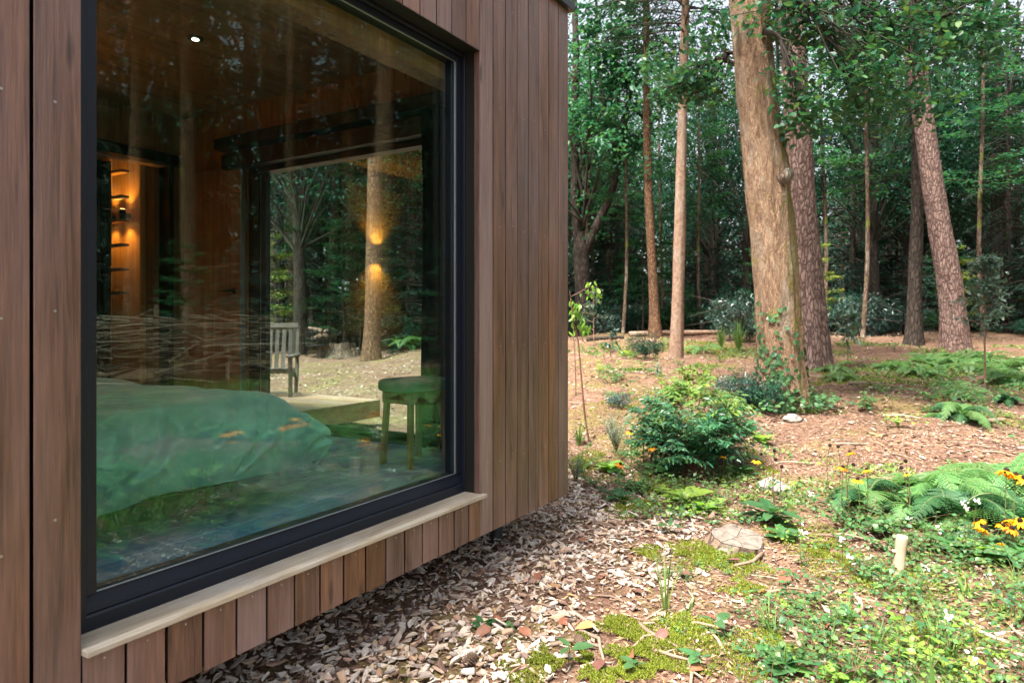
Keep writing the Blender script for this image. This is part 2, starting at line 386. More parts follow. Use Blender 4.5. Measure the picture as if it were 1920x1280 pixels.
def litter_mat(name, cols, rough=.75, trans=0.0):
    g = NT(name); isl = g.n('NewGeometry').outputs['Random Per Island']; r = g.n('ObjectInfo').outputs['Random']
    k = g.math('FRACT', g.math('ADD', isl, g.math('MULTIPLY', r, 3.7)))
    c = g.ramp(k, [(i / (len(cols) - 1), q) for i, q in enumerate(cols)])
    n = g.noise(g.obj((1, 1, 1), 9.0), 45, 3, .6)
    c = g.mixc(.5, c, g.ramp(n, [(.3, (.62, .6, .58)), (.7, (1.25, 1.25, 1.25))]), 'MULTIPLY')
    return g.done(g.bsdf(c, rough, .3, n, .3, .003))
M['chip'] = litter_mat('wood chips', [(.40, .31, .24), (.50, .43, .36), (.17, .088, .06), (.56, .50, .44), (.40, .33, .27), (.28, .155, .10), (.62, .56, .50), (.10, .05, .038), (.44, .38, .33), (.52, .38, .24), (.25, .14, .11)])
M['litter'] = litter_mat('leaf litter', [(.22, .12, .08), (.11, .055, .04), (.31, .195, .135), (.44, .34, .26), (.16, .085, .06), (.58, .50, .41), (.06, .035, .028), (.36, .24, .10), (.20, .11, .075)])
M['deadleaf'] = litter_mat('fallen leaves', [(.15, .055, .035), (.24, .10, .05), (.10, .045, .04), (.32, .19, .07)], .55)
M['stick'] = litter_mat('dead sticks', [(.20, .13, .09), (.30, .22, .16), (.14, .085, .06), (.38, .30, .23)])

def ground_material():
    g = NT('forest floor'); v = g.obj()
    a = g.noise(v, 2.2, 8, .68); b = g.noise(v, 28, 6, .7); d = g.noise(v, 120, 4, .7)
    c = g.ramp(b, [(.30, (.055, .029, .020)), (.46, (.145, .080, .054)), (.60, (.25, .158, .112)), (.74, (.37, .27, .205))])
    c = g.mixc(.6, c, g.ramp(d, [(.3, (.55, .52, .5)), (.7, (1.35, 1.35, 1.35))]), 'MULTIPLY')
    c = g.mixc(.5, c, g.ramp(a, [(.35, (.42, .38, .35)), (.65, (1.4, 1.35, 1.3))]), 'MULTIPLY')
    mo = g.math('MULTIPLY', g.ramp(g.noise(v, .9, 7, .72), [(.50, (0, 0, 0)), (.60, (1, 1, 1))]), g.ramp(b, [(.4, (0, 0, 0)), (.6, (1, 1, 1))]))
    c = g.mixc(g.math('MULTIPLY', mo, .75), c, g.ramp(d, [(.3, (.08, .09, .012)), (.7, (.20, .20, .035))]))
    h = g.math('ADD', b, g.math('MULTIPLY', d, .5))
    return g.done(g.bsdf(c, .92, .15, h, .9, .03))
M['ground'] = ground_material()
M['bark_oak'] = bark_mat('oak bark', (.12, .06, .035), (.44, .29, .18), 26, .26, moss=((.17, .165, .018), 1.9, .575), lichen=(.37, .345, .28), plate=.4, bstr=1.0, side=(.62, -.78, .05))
M['bark_pine'] = bark_mat('pine bark', (.13, .075, .062), (.33, .225, .19), 11, .32, plate=.85)
M['bark_spruce'] = bark_mat('spruce bark', (.13, .075, .05), (.36, .235, .165), 17, .8, lichen=(.34, .31, .25), plate=False)
M['bark_orange'] = bark_mat('orange bark', (.10, .05, .027), (.26, .145, .08), 11, .4, moss=((.11, .13, .02), 2.0, .60), plate=True)
M['bark_dark'] = bark_mat('dark bark', (.030, .022, .018), (.085, .065, .05), 9, .25, moss=((.05, .07, .02), 2.0, .60))
M['bark_mossy'] = bark_mat('mossy bark', (.10, .06, .04), (.27, .19, .14), 9, .25, moss=((.15, .17, .03), 2.4, .56), lichen=(.38, .37, .29))
# ================================================================== large structure: ground
def build_ground():
    def axis(lo, hi, c0, c1, fine, coarse):
        mid = np.arange(c0, c1, fine); out = [mid]; v, st = c1, fine
        while v < hi: out.append([v]); st = min(st * 1.12, coarse); v += st
        v, st = c0 - fine, fine
        while v > lo: out.insert(0, [v]); st = min(st * 1.12, coarse); v -= st
        return np.unique(np.concatenate([np.asarray(q, float) for q in out]))
    xs = axis(-90, 160, 0.5, 9, .045, 3.0); ys = axis(-120, 110, -4, 3.2, .045, 3.0)
    X, Y = np.meshgrid(xs, ys); Z = ground_z(X, Y)
    near = 1 - sstep(6, 13, np.hypot(X - 2, Y))
    Z = Z + near * (.018 * fbm(X * 4, Y * 4, seed=11, octs=3) + .006 * fbm(X * 17, Y * 17, seed=21, octs=2))
    V = np.stack([X, Y, Z], -1).reshape(-1, 3); nx, ny = len(xs), len(ys)
    i = np.arange(ny - 1)[:, None] * nx + np.arange(nx - 1)[None, :]
    F = np.stack([i, i + 1, i + nx + 1, i + nx], -1).reshape(-1, 4)
    mb = MB(); mb.add(V, F); o = link('ground', mb.mesh('ground', M['ground'], True), None, 'structure')
    o['label'] = 'brown forest floor of litter and moss'
    return o
GROUND = build_ground()

# ================================================================== the cabin
FX = 3.98                        # x of the cabin's free corner
OX0, OX1, OZ0, OZ1 = 0.99, 2.956, 0.4665, 2.798
BASE, TOP = 0.262, 3.392
cabin = thing('cabin', 'timber cabin clad in vertical brown boards with a large dark framed window', 'cabin')
def board(x0, x1, z0, z1, me_cache={}):
    k = (round(x1 - x0, 4), round(z1 - z0, 3))
    w, h = (x1 - x0) / 2, (z1 - z0) / 2
    if k not in me_cache:          # rebated profile: thin lips in front, a deep groove behind them
        pf = [(-w + .0014, -.018), (w - .0014, -.018), (w, -.0166), (w, -.0145), (w - .014, -.011), (w - .014, .018), (-w + .014, .018), (-w + .014, -.011), (-w, -.0145), (-w, -.0166)]
        mb = MB(); n = len(pf); P = np.array(pf); V = np.concatenate([np.column_stack([P, np.full(n, -h)]), np.column_stack([P, np.full(n, h)])]); i = np.arange(n); j = (i + 1) % n
        mb.add(V, np.stack([i, j, j + n, i + n], 1)); mb.F.append((i[None, ::-1], 0)); mb.F.append((i[None, :] + n, 0)); me_cache[k] = mb.mesh('cladding_board', M['board'])
    o = link('cladding_board', me_cache[k], cabin)
    o.location = ((x0 + x1) / 2, 2.018 + random.uniform(-.0012, .0012), (z0 + z1) / 2)
    return o
random.seed(5)
G2 = .0044
pr = .128
xb = [FX - .012 - pr * k * (FX - .012 - OX1) / (8 * pr) for k in range(9)]
for k in range(8): board(xb[k + 1] + (G2 if k < 7 else 0), xb[k] - G2, BASE + random.uniform(-.002, .002), TOP)
pb = (OX1 + .022 - OX0) / 16
for k in range(16):
    board(OX0 + pb * k + G2, OX0 + pb * (k + 1) - G2 - (.022 if k == 15 else 0), BASE + random.uniform(-.002, .002), OZ0)
    board(OX0 + (OX1 - OX0) / 16 * k + G2, OX0 + (OX1 - OX0) / 16 * (k + 1) - G2, OZ1, TOP)
x = OX0
for k in range(26):
    board(x - .1165, x, BASE, TOP); x -= .1262
XL = x
block('corner_strip', (FX - .010, 2.004, BASE), (FX + .004, 2.06, TOP), M['board'], cabin, .002)
block('drip_strip', (OX0 + .001, 2.0015, OZ1 - .0045), (OX1 - .001, 2.0368, OZ1 - .0006), M['liner'], cabin, 0)
block('reveal_strip', (OX1 + .0004, 2.0045, OZ0 + .02), (OX1 + .0135, 2.0372, OZ1 + .006), M['board'], cabin, .001)
# screws
mb = MB()
for (xc, z) in [(0.93, z) for z in (.86, 1.42, 1.98, 2.5)] + [(0.805, z) for z in (.80, 1.40, 1.98, 2.5)]:
    for dx in ((-.006, .001),): mb.tube([(xc + dx[0], 1.999, z), (xc + dx[0], 1.9975, z)], [.0042, .0035], 8)
for k in range(16):
    xc = OX0 + pb * (k + .5)
    mb.tube([(xc, 1.999, .438), (xc, 1.9975, .438)], [.0035, .003], 8)
for k in range(8):
    for z in (.62, 1.25, 1.9, 2.55, 3.1): mb.tube([((xb[k] + xb[k + 1]) / 2 + .01, 1.9992, z + .02 * (k % 2)), ((xb[k] + xb[k + 1]) / 2 + .01, 1.998, z + .02 * (k % 2))], [.0032, .003], 6)
for xc in np.linspace(OX0 + .12, OX1 - .1, 5): mb.tube([(xc, 2.0, OZ0 + .0192), (xc, 2.0, OZ0 + .0204)], [.0045, .004], 8)
link('screw_heads', mb.mesh('screw_heads', M['steel']), cabin, 'stuff')
# walls behind the boards (front wall with the window opening)
XL2 = -2.30
def wall(name, lo, hi, mat): return block(name, lo, hi, mat, cabin, 0)
wall('wall', (XL2, 2.040, BASE + .01), (OX0 - .002, 2.20, TOP - .03), M['wrap'])
wall('wall', (OX1 + .002, 2.040, BASE + .01), (FX - .012, 2.20, TOP - .03), M['wrap'])
wall('wall', (OX0 - .002, 2.040, BASE + .01), (OX1 + .002, 2.20, OZ0 - .002), M['wrap'])
wall('wall', (OX0 - .002, 2.040, OZ1 + .02), (OX1 + .002, 2.20, TOP - .03), M['wrap'])
XE, YF, ZF, ZC = 3.78, 5.83, 0.50, 3.22     # inner faces: end wall, far wall, floor, ceiling
DY0, DY1, DZ1 = 3.0, 4.95, 2.69              # glazed door opening in the end wall
wall('end_wall', (XE, 2.20, BASE + .02), (FX - .012, DY0, TOP - .03), M['inner'])
wall('end_wall', (XE, DY1, BASE + .02), (FX - .012, 7.9, TOP - .03), M['inner'])
wall('end_wall', (XE, DY0, DZ1), (FX - .012, DY1, TOP - .03), M['inner'])
wall('end_wall', (XE, DY0, BASE + .02), (FX - .012, DY1, ZF - .06), M['inner'])
wall('wall', (XL2 - .12, 2.04, BASE + .02), (XL2, 7.9, TOP - .03), M['inner'])
wall('wall', (XL2, YF, ZF), (2.55, YF + .12, ZC), M['inner'])
wall('wall', (3.66, YF, ZF), (XE, YF + .12, ZC), M['inner'])
wall('wall', (2.55, YF, 2.76), (3.66, YF + .12, ZC), M['inner'])
wall('wall', (XL2, 7.78, ZF), (XE, 7.9, ZC), M['inner'])
wall('wall', (3.56, YF + .122, ZF), (3.778, 7.78, ZC), M['inner'])
# floor of boards, ceiling, roof, underside
wall('floor', (XL2, 2.202, BASE + .03), (XE, 7.78, ZF - .012), M['under'])
fm = {}
for k in range(29):
    y0 = 2.202 + k * .19
    if y0 > 7.6: break
    if not fm: fm['m'] = bevel_mesh('floorboard', (XL2 - (XL2 + XE) / 2 + .002, .0012, -.006), (XE - (XL2 + XE) / 2 - .002, .1888, .006), M['floor'], .0012)
    o = link('floorboard', fm['m'], cabin); o.location = ((XL2 + XE) / 2, y0, ZF - .006)
wall('ceiling', (XL2, 2.202, ZC), (XE, 7.78, ZC + .06), M['whiteceil'])
wall('roof', (XL2 - .12, 2.04, TOP - .028), (FX - .012, 7.9, TOP + .02), M['wrap'])
block('roof_trim', (XL2 - .14, 1.965, TOP + .002), (FX + .028, 2.09, TOP + .058), M['trim'], cabin, .003)
block('roof_trim', (FX - .03, 2.092, TOP + .022), (FX + .028, 7.95, TOP + .058), M['trim'], cabin, .003)
wall('underside', (XL2 - .1, 2.05, BASE - .0), (FX - .02, 7.88, BASE + .0195), M['under'])
for (px_, y_) in ((3.62, 2.32), (1.6, 2.9), (-.4, 2.9), (3.5, 7.4), (.6, 7.4)):
    mb = MB(); g0 = gz(px_, y_)
    mb.tube([(0, 0, g0 - .15), (0, 0, BASE)], [.036, .036], 14); mb.box((-.08, -.08, BASE - .012), (.08, .08, BASE - .001))
    o = link('support_post', mb.mesh('support_post', M['galv']), cabin); o.location = (px_, y_, 0)
# the window
win = bpy.data.objects.new('window', None); COL.objects.link(win); win.parent = cabin
GY = 2.130
block('jamb_lining', (OX1 - .001, 2.0375, OZ0 + .018), (OX1 + .0015, 2.092, OZ1 + .004), M['liner'], win, 0)
block('head_lining', (OX0, 2.0375, OZ1 - .0), (OX1, 2.092, OZ1 + .018), M['liner'], win, 0)
block('frame', (OX0 - .0015, 2.0925, OZ0 + .02), (1.052, 2.19, OZ1 - .001), M['alu'], win, .002)          # left outer bar
block('frame', (2.944, 2.0925, OZ0 + .02), (OX1 + .001, 2.19, OZ1 - .001), M['alu'], win, .002)
block('frame', (1.053, 2.0925, 2.778), (2.943, 2.19, OZ1 - .001), M['alu'], win, .002)
prism('frame', [(2.097, .4685), (2.19, .4685), (2.19, .545), (2.1215, .545), (2.1215, .531), (2.104, .531), (2.097, .525)], 1.053, 2.943, M['alu'], win)
prism('sash', [(2.106, .5345), (2.119, .5345), (2.119, .548), (2.19, .548), (2.19, .585), (2.126, .585), (2.110, .548)], 1.056, 2.940, M['alu'], win)
block('sash', (1.0535, 2.106, .586), (1.087, 2.188, 2.776), M['alu'], win, .002)
block('sash', (2.902, 2.112, .586), (2.9425, 2.188, 2.776), M['alu'], win, .002)
block('sash', (1.0875, 2.112, 2.748), (2.9015, 2.188, 2.776), M['alu'], win, .002)
block('bead', (2.896, 2.117, .588), (2.9012, 2.126, 2.745), M['gasket'], win, .001)
block('bead', (1.090, 2.117, .586), (2.895, 2.127, .589), M['gasket'], win, .001)
block('bead', (1.090, 2.117, 2.744), (2.895, 2.126, 2.747), M['gasket'], win, .001)
block('pane', (1.085, GY, .583), (2.904, GY + .026, 2.75), M['glass'], win, 0)
block('sill', (OX0 + .001, 1.968, OZ0 + .0005), (OX1 + .0225, 2.0, OZ0 + .019), M['sill'], win, .0025)
block('sill', (OX0 + .001, 2.0005, OZ0 + .0005), (OX1 - .001, 2.096, OZ0 + .019), M['sill'], win, .001)
block('inner_reveal', (OX0 - .04, 2.202, OZ1 - .13), (OX1 + .5, 2.32, OZ1 + .05), M['inner'], win, .002)
# sliding glazed door in the end wall
door = bpy.data.objects.new('sliding_door', None); COL.objects.link(door); door.parent = cabin
block('frame', (XE + .02, DY1 - .13, ZF - .055), (XE + .12, DY1 - .001, DZ1 - .001), M['black'], door, .002)
block('frame', (XE + .02, DY0 + .001, ZF - .055), (XE + .12, DY0 + .06, DZ1 - .001), M['black'], door, .002)
block('frame', (XE + .02, DY0 + .061, DZ1 - .06), (XE + .12, DY1 - .131, DZ1 - .001), M['black'], door, .002)
block('threshold', (XE - .03, DY0 + .001, ZF - .004), (XE + .15, DY1 - .001, ZF + .012), M['alu'], door, .002)
block('sash', (XE + .04, DY0 + .061, ZF + .013), (XE + .09, DY1 - .131, ZF + .065), M['black'], door, .002)
block('sash', (XE + .04, DY1 - .19, ZF + .066), (XE + .09, DY1 - .132, DZ1 - .062), M['black'], door, .002)
block('edge_strip', (XE + .034, DY1 - .137, ZF + .07), (XE + .0385, DY1 - .131, DZ1 - .08), M['gasket'], door, 0)
block('pane', (XE + .055, DY0 + .05, ZF + .05), (XE + .075, DY1 - .185, DZ1 - .05), M['doorglass'], door, 0)
block('door_header', (XE - .09, DY0 - .02, DZ1 - .02), (XE - .002, 5.17, 2.80), M['black'], door, .003)
block('curtain_rail', (XE - .14, 2.21, 2.83), (XE - .002, 5.20, 2.925), M['black'], cabin, .003)
block('curtain_rail', (2.0, YF - .10, 2.765), (3.70, YF - .002, 2.855), M['black'], cabin, .003)
block('opening_post', (3.615, YF - .03, ZF), (3.66, YF + .125, 2.764), M['black'], cabin, .002)
# wooden inner door leaf with its lever handle (right of the corner, on the end wall)
leaf = block('inner_door', (XE - .04, 4.985, ZF + .01), (XE - .002, 5.62, 2.70), M['inner'], cabin, .003)
def child_block(name, lo, hi, mat, par, bev=.002):
    o = block(name, lo, hi, mat, par, bev); o.location = Vector(o.location) - Vector(par.location); return o
child_block('door_edge', (XE - .045, 4.955, ZF + .01), (XE - .041 + .035, 4.984, 2.70), M['gasket'], leaf)
mb = MB(); mb.tube([(XE - .042, 5.06, 1.635), (XE - .095, 5.06, 1.635)], .011, 10); mb.tube([(XE - .09, 5.055, 1.635), (XE - .09, 5.20, 1.635)], [.011, .009], 10)
mb.tube([(XE - .047, 5.06, 1.635), (XE - .0405, 5.06, 1.635)], .026, 16)
o = link('handle', mb.mesh('handle', M['black'], True), leaf); o.location = -Vector(leaf.location)
# ------------------------------------------------------------------ things inside the cabin
def lamp_light(parent, loc, kind, energy, col, **kw):
    l = bpy.data.lights.new('lamp_light', kind); l.energy = energy; l.color = col
    for k, v in kw.items(): setattr(l, k, v)
    o = bpy.data.objects.new('lamp_light', l); COL.objects.link(o); o.parent = parent; o.location = loc; return o
AMB = (1.0, .40, .07)
EM = emit_mat('lamp glow', (1, .5, .15), 5)
def wall_lamp(label, loc, out, e=14):
    t = thing('wall_lamp', label, 'lamp', loc); ox, oy = out
    mb = MB(); mb.tube([(ox * .07, oy * .07, -.055), (ox * .07, oy * .07, .055)], .026, 16); mb.box((min(0, ox * .046) - .012 * abs(oy), min(0, oy * .046) - .012 * abs(ox), -.02), (max(0, ox * .046) + .012 * abs(oy), max(0, oy * .046) + .012 * abs(ox), .02))
    link('lamp_body', mb.mesh('lamp_body', M['black']), t)
    for z in (-.0565, .0565):
        mb = MB(); mb.tube([(ox * .07, oy * .07, z), (ox * .07, oy * .07, z + math.copysign(.001, z))], .021, 12); link('bulb', mb.mesh('bulb', EM), t)
    for s in (1, -1):
        o = lamp_light(t, (ox * .07, oy * .07, s * .062), 'SPOT', e, AMB, spot_size=R(120), spot_blend=.9, shadow_soft_size=.018)
        o.rotation_euler = (R(180) if s > 0 else 0, 0, 0)
    return t
block('wall_panel', (3.50, 6.06, ZF + .02), (3.555, 6.62, 3.1), M['oak'], cabin, .002)
lad = thing('ladder', 'narrow wooden ladder glowing in orange lamp light behind the curtain', 'ladder', (3.37, 6.2, 0))
block('side_rail', (-.055, .135, ZF), (.035, .162, 3.15), M['oak'], lad, .003)
me = None
for k, z in enumerate((2.70, 2.475, 2.265, 2.05, 1.835, 1.625, 1.41, 1.19, .97, .75)):
    if me is None: me = bevel_mesh('tread', (-.05, -.154, -.011), (.025, .134, .011), M['oak'], .0015)
    o = link('tread', me, lad); o.location = (0, 0, z)
wall_lamp('small black up and down lamp on the wall behind the ladder', (3.498, 6.21, 2.33), (-1, 0), 3.2)
wall_lamp('black reading lamp mirrored as orange glow in the glazed door', (1.40, YF - .002, 2.19), (0, -1), 80)
block_panel = block('headboard_panel', (.9, YF - .03, 1.2), (1.9, YF - .003, 3.0), M['oak'], cabin, .002)
bpy.data.objects['wall_lamp.001'].location.y = YF - .031
# extra lamp, added only to light the wall strip left of the ladder
wall_lamp('added lamp making the glow between the dark curtain and the ladder', (3.498, 6.46, 2.33), (-1, 0), 2.5)
# curtains
def curtain(name, label, p0, p1, z0, z1, amp=.03, folds=9):
    mb = MB(); n = folds * 10; u = np.linspace(0, 1, n); p0, p1 = np.array(p0), np.array(p1); d = (p1 - p0); nn = np.array([-d[1], d[0]]) / np.linalg.norm(d)
    off = amp * np.sin(u * folds * 2 * np.pi + .6 * np.sin(u * 9)); zs = np.linspace(z0, z1, 9)
    XY = p0 + u[:, None] * d + off[:, None] * nn
    V = np.array([[(a, b, z) for (a, b) in XY + nn * .012 * np.sin(z * 3 + u * 30)[:, None]] for z in zs]).reshape(-1, 3)
    i = np.arange(8)[:, None] * n + np.arange(n - 1)[None, :]
    mb.add(V, np.stack([i, i + 1, i + n + 1, i + n], -1).reshape(-1, 4))
    return tag(link(name, mb.mesh(name, M['curtain'], True)), label, 'curtain')
curtain('curtain', 'dark curtain gathered in the doorway beside the lit ladder', (2.58, YF + .17), (3.215, YF + .17), ZF + .02, 2.74, .03, 8)
curtain('curtain', 'black curtain hanging beside the glazed door next to the stool', (XE - .07, 2.24), (XE - .07, 2.99), ZF + .02, 2.83, .028, 9)
# ceiling downlight
dl = thing('ceiling_downlight', 'small round downlight shining in the cabin ceiling', 'light', (2.71, 4.06, ZC))
mb = MB(); mb.tube([(0, 0, -.012), (0, 0, -.001)], [.048, .052], 24); link('trim_ring', mb.mesh('trim_ring', M['black']), dl)
mb = MB(); mb.tube([(0, 0, -.0145), (0, 0, -.0125)], .021, 20); link('bulb', mb.mesh('bulb', emit_mat('downlight glow', (1, .8, .55), 5)), dl)
o = lamp_light(dl, (0, 0, -.03), 'SPOT', 9, (1, .66, .38), spot_size=R(110), spot_blend=.6, shadow_soft_size=.03)
# bed, duvet, stool
bed = thing('bed', 'low bed on pale metal legs under the green duvet', 'bed', (0, 0, 0))
block('mattress', (.12, 2.72, .70), (2.30, 4.30, .93), M['mattress'], bed, .03)
block('base', (.12, 2.86, .61), (2.20, 4.26, .698), M['black'], bed, .01)  # black here stands in for the shade under the bed
lg = None
def u_leg():
    mb = MB(); mb.box((-.075, -.012, -.055), (-.05, .012, .055)); mb.box((.05, -.012, -.055), (.075, .012, .055)); mb.box((-.0499, -.012, -.055), (.0499, .012, -.033)); return mb.mesh('leg', M['metal_leg'])
lg = u_leg()
for (lx, ly) in ((2.16, 3.02), (.3, 3.02), (2.16, 4.1), (.3, 4.1)):
    o = link('leg', lg, bed); o.location = (lx, ly, .555)
def duvet():
    x0, x1, y0, y1, r = -.6, 2.36, 2.60, 4.28, .16
    def side(c, e, r):          # c cloth length past edge e-r: returns (advance, drop)
        s = np.clip(c - (e - r), 0, None); q = r * np.pi / 2; th = np.clip(s / r, 0, np.pi / 2)
        return r * np.sin(th), r * (1 - np.cos(th)) + np.clip(s - q, 0, None)
    a = np.linspace(x0, x1 + .30, 330); b = np.linspace(y0 - .27, y1 + .22, 190)
    A, B = np.meshgrid(a, b)
    adx, ddx = side(A, x1, .22); X = np.minimum(A, x1 - .22) + adx
    adn, ddn = side(-B, -y0, r); adf, ddf = side(B, y1, r)
    Y = np.clip(B, y0 + r, y1 - r) - adn + adf
    drop = np.sqrt(ddx ** 2 + ddn ** 2 + ddf ** 2)
    drop = np.maximum(drop, np.maximum(ddx, np.maximum(ddn, ddf)))
    drop = np.minimum(drop, .345 + .022 * fbm(A * 3.0, B * 0, seed=4))
    dn = np.clip(-B + y0 + r, 0, .5); crease = 0 * A; qc = np.random.default_rng(12)
    for a0 in np.arange(-.35, 2.5, .17):        # creases running slantwise down the side
        a0 = a0 + qc.uniform(-.06, .06); sl = qc.uniform(.45, 1.15); wd = qc.uniform(.012, .03); dp = qc.uniform(.5, 1.7); l0, l1 = qc.uniform(-.06, .10), qc.uniform(.25, .5)
        dd = (A - (a0 + .3 - dn * sl) + .03 * fbm(A * 3, B * 3, seed=int(a0 * 50) + 90)) / wd
        crease = crease + dp * (np.exp(-dd ** 2) - .8 * np.exp(-((dd - 2.2) / 1.5) ** 2)) * sstep(l0, l0 + .12, dn) * (1 - sstep(l1 - .1, l1, dn))
    fold = .5 - crease
    dm = .022 + 0 * A
    Z = 1.045 - drop + .022 * fbm(A * 1.6, B * 1.6, seed=5, octs=3) + .004 * fbm(A * 9, B * 9, seed=6, octs=3) - .006 * crease + .03 * sstep(1.2, -.2, A)
    side_n = sstep(.0, .10, ddn); side_x = sstep(.05, .2, ddx)
    bulge = .075 * np.sin(np.clip(drop / .36, 0, 1) * np.pi * .95)
    Y = Y - side_n * (dm * (fold - .5) + bulge + .006 * fbm(A * 8, B * 8, seed=16)); X = X + side_x * (dm * (np.abs(np.sin(B * 9 + A)) - .5) + bulge) + .0 * A
    V = np.stack([X, Y, Z], -1).reshape(-1, 3); nx = len(a); ny = len(b)
    i = np.arange(ny - 1)[:, None] * nx + np.arange(nx - 1)[None, :]
    mb = MB(); mb.add(V, np.stack([i, i + 1, i + nx + 1, i + nx], -1).reshape(-1, 4))
    return link('duvet', mb.mesh('duvet', M['duvet'], True))
tag(duvet(), 'rumpled green duvet hanging over the bed behind the big window', 'duvet')
def round_seat():
    mb = MB(); a = np.arange(48) * 2 * np.pi / 48; c, sn = np.cos(a), np.sin(a); ex = lambda v: np.sign(v) * np.abs(v) ** .45
    rings = [(.0, -.035), (.93, -.035), (.985, -.028), (1, -.008), (1, .012), (.975, .026), (.91, .034), (.5, .038), (.0, .039)]
    V = np.concatenate([np.stack([ex(c) * .20 * f, ex(sn) * .17 * f, 0 * a + z], 1) for f, z in rings]); i = np.arange(len(rings) - 1)[:, None] * 48; j = np.arange(48)[None]
    mb.add(V, np.stack([i + j, i + (j + 1) % 48, i + 48 + (j + 1) % 48, i + 48 + j], -1).reshape(-1, 4)); return mb.mesh('seat', M['cushion'], True)
st = thing('stool', 'wooden stool with green padded seat beside the glazed door', 'stool', (3.335, 2.75, ZF - .02), R(-8))
o = block('seat', (-.20, -.17, .475), (.20, .17, .545), M['cushion'], st, .0); 
o.data = round_seat()
for q in o.data.polygons: q.use_smooth = True
block('apron', (-.155, -.13, .40), (.155, .13, .474), M['stoolwood'], st, .004)
lm = bevel_mesh('leg', (-.019, -.016, 0), (.019, .016, .43), M['stoolwood'], .005)
for sx in (-1, 1):
    for sy in (-1, 1):
        o = link('leg', lm, st); o.location = (sx * .152, sy * .128, 0); o.rotation_euler = (sy * .05, -sx * .05, 0)
# ------------------------------------------------------------------ deck and garden chair beyond the door
dk = thing('deck', 'low timber deck of brown planks outside the glazed door', 'deck')
pm = bevel_mesh('plank', (-.066, -1.62, -.012), (.066, 1.62, .012), M['deck'], .003)
for k in range(13):
    o = link('plank', pm, dk); o.location = (4.12 + k * .139, 5.33 + 1.62, .468)
block('skirt_board', (4.05, 5.345, .28), (5.87, 5.372, .455), M['deck'], dk, .002)
block('skirt_board', (5.845, 5.373, .28), (5.872, 8.56, .455), M['deck'], dk, .002)
for (x_, y_) in ((5.6, 5.7), (4.3, 5.7), (5.6, 8.2), (4.3, 8.2)):
    block('support_block', (x_ - .06, y_ - .06, gz(x_, y_) - .1), (x_ + .06, y_ + .06, .455), M['under'], dk, 0)
gc = thing('garden_chair', 'low wooden garden chair with slatted back on the deck', 'chair', (5.47, 6.76, .48), R(220 - 90))
sl = bevel_mesh('slat', (-.027, -.24, -.008), (.027, .25, .008), M['chair'], .002)
for k in range(7):
    o = link('slat', sl, gc); o.location = (-.225 + k * .075, 0, .285); o.rotation_euler = (R(10), 0, 0)
bs = bevel_mesh('back_slat', (-.024, -.008, -.26), (.024, .008, .26), M['chair'], .002)
for k in range(6):
    o = link('back_slat', bs, gc); o.location = (-.2 + k * .08, -.31, .545); o.rotation_euler = (R(13), 0, 0)
o = block('back_rail', (-.29, -.02, -.03), (.29, .02, .03), M['chair'], gc); o.location = (0, -.375, .83); o.rotation_euler = (R(13), 0, 0)
o = block('back_rail', (-.26, -.016, -.025), (.26, .016, .025), M['chair'], gc); o.location = (0, -.25, .285)
for s in (-1, 1):
    o = block('leg', (-.02, -.03, 0), (.02, .03, .46), M['chair'], gc); o.location = (s * .29, .23, .23)
    o = block('leg', (-.02, -.03, -.42), (.02, .03, .42), M['chair'], gc); o.location = (s * .285, -.30, .42); o.rotation_euler = (R(13), 0, 0)
    o = block('armrest', (-.045, -.28, -.012), (.045, .29, .012), M['chair'], gc); o.location = (s * .29, -.01, .475)
    o = block('seat_rail', (-.012, -.26, -.03), (.012, .26, .03), M['chair'], gc); o.location = (s * .262, -.01, .265); o.rotation_euler = (R(10), 0, 0)
# ================================================================== trees
def catmull(P, n):
    P = np.asarray(P, float); t = np.linspace(0, len(P) - 1, n); i = np.clip(t.astype(int), 0, len(P) - 2); f = (t - i)[:, None]
    g = lambda k: P[np.clip(k, 0, len(P) - 1)]
    a, b, c, d = g(i - 1), g(i), g(i + 1), g(i + 2)
    return .5 * (2 * b + (c - a) * f + (2 * a - 5 * b + 4 * c - d) * f ** 2 + (3 * b - a - 3 * c + d) * f ** 3)

def trunk_mesh(name, pts, rad, mat, segs=24, n=60, relief=.05, seed=0, flare=.5, knots=0, fl_h=.35):
    """tapering trunk along pts with bark relief and a root flare; a mossy bump where knots are asked"""
    P = catmull(pts, n); h = P[:, 2] - P[0, 2]; rr = np.interp(np.linspace(0, 1, n), np.linspace(0, 1, len(rad)), rad)
    def wob(a, u, Q):
        hh = (Q[:, 2] - Q[0, 2])[:, None]; x, y = np.cos(a), np.sin(a)
        w = 1 + relief * fbm(x * 3.2 + seed, y * 3.2, hh * 1.3, seed=seed, octs=3) + relief * .7 * fbm(x * 9 + seed, y * 9, hh * 3, seed=seed + 5, octs=2)
        lobes = .5 + .5 * np.cos(a * 5 + seed) * .7
        w = w + flare * np.exp(-np.clip(hh, 0, None) / fl_h) * (.45 + .75 * lobes)
        return w
    mb = MB(); mb.tube(P, rr, segs, 0, True, wob)
    return mb.mesh(name, mat, True)

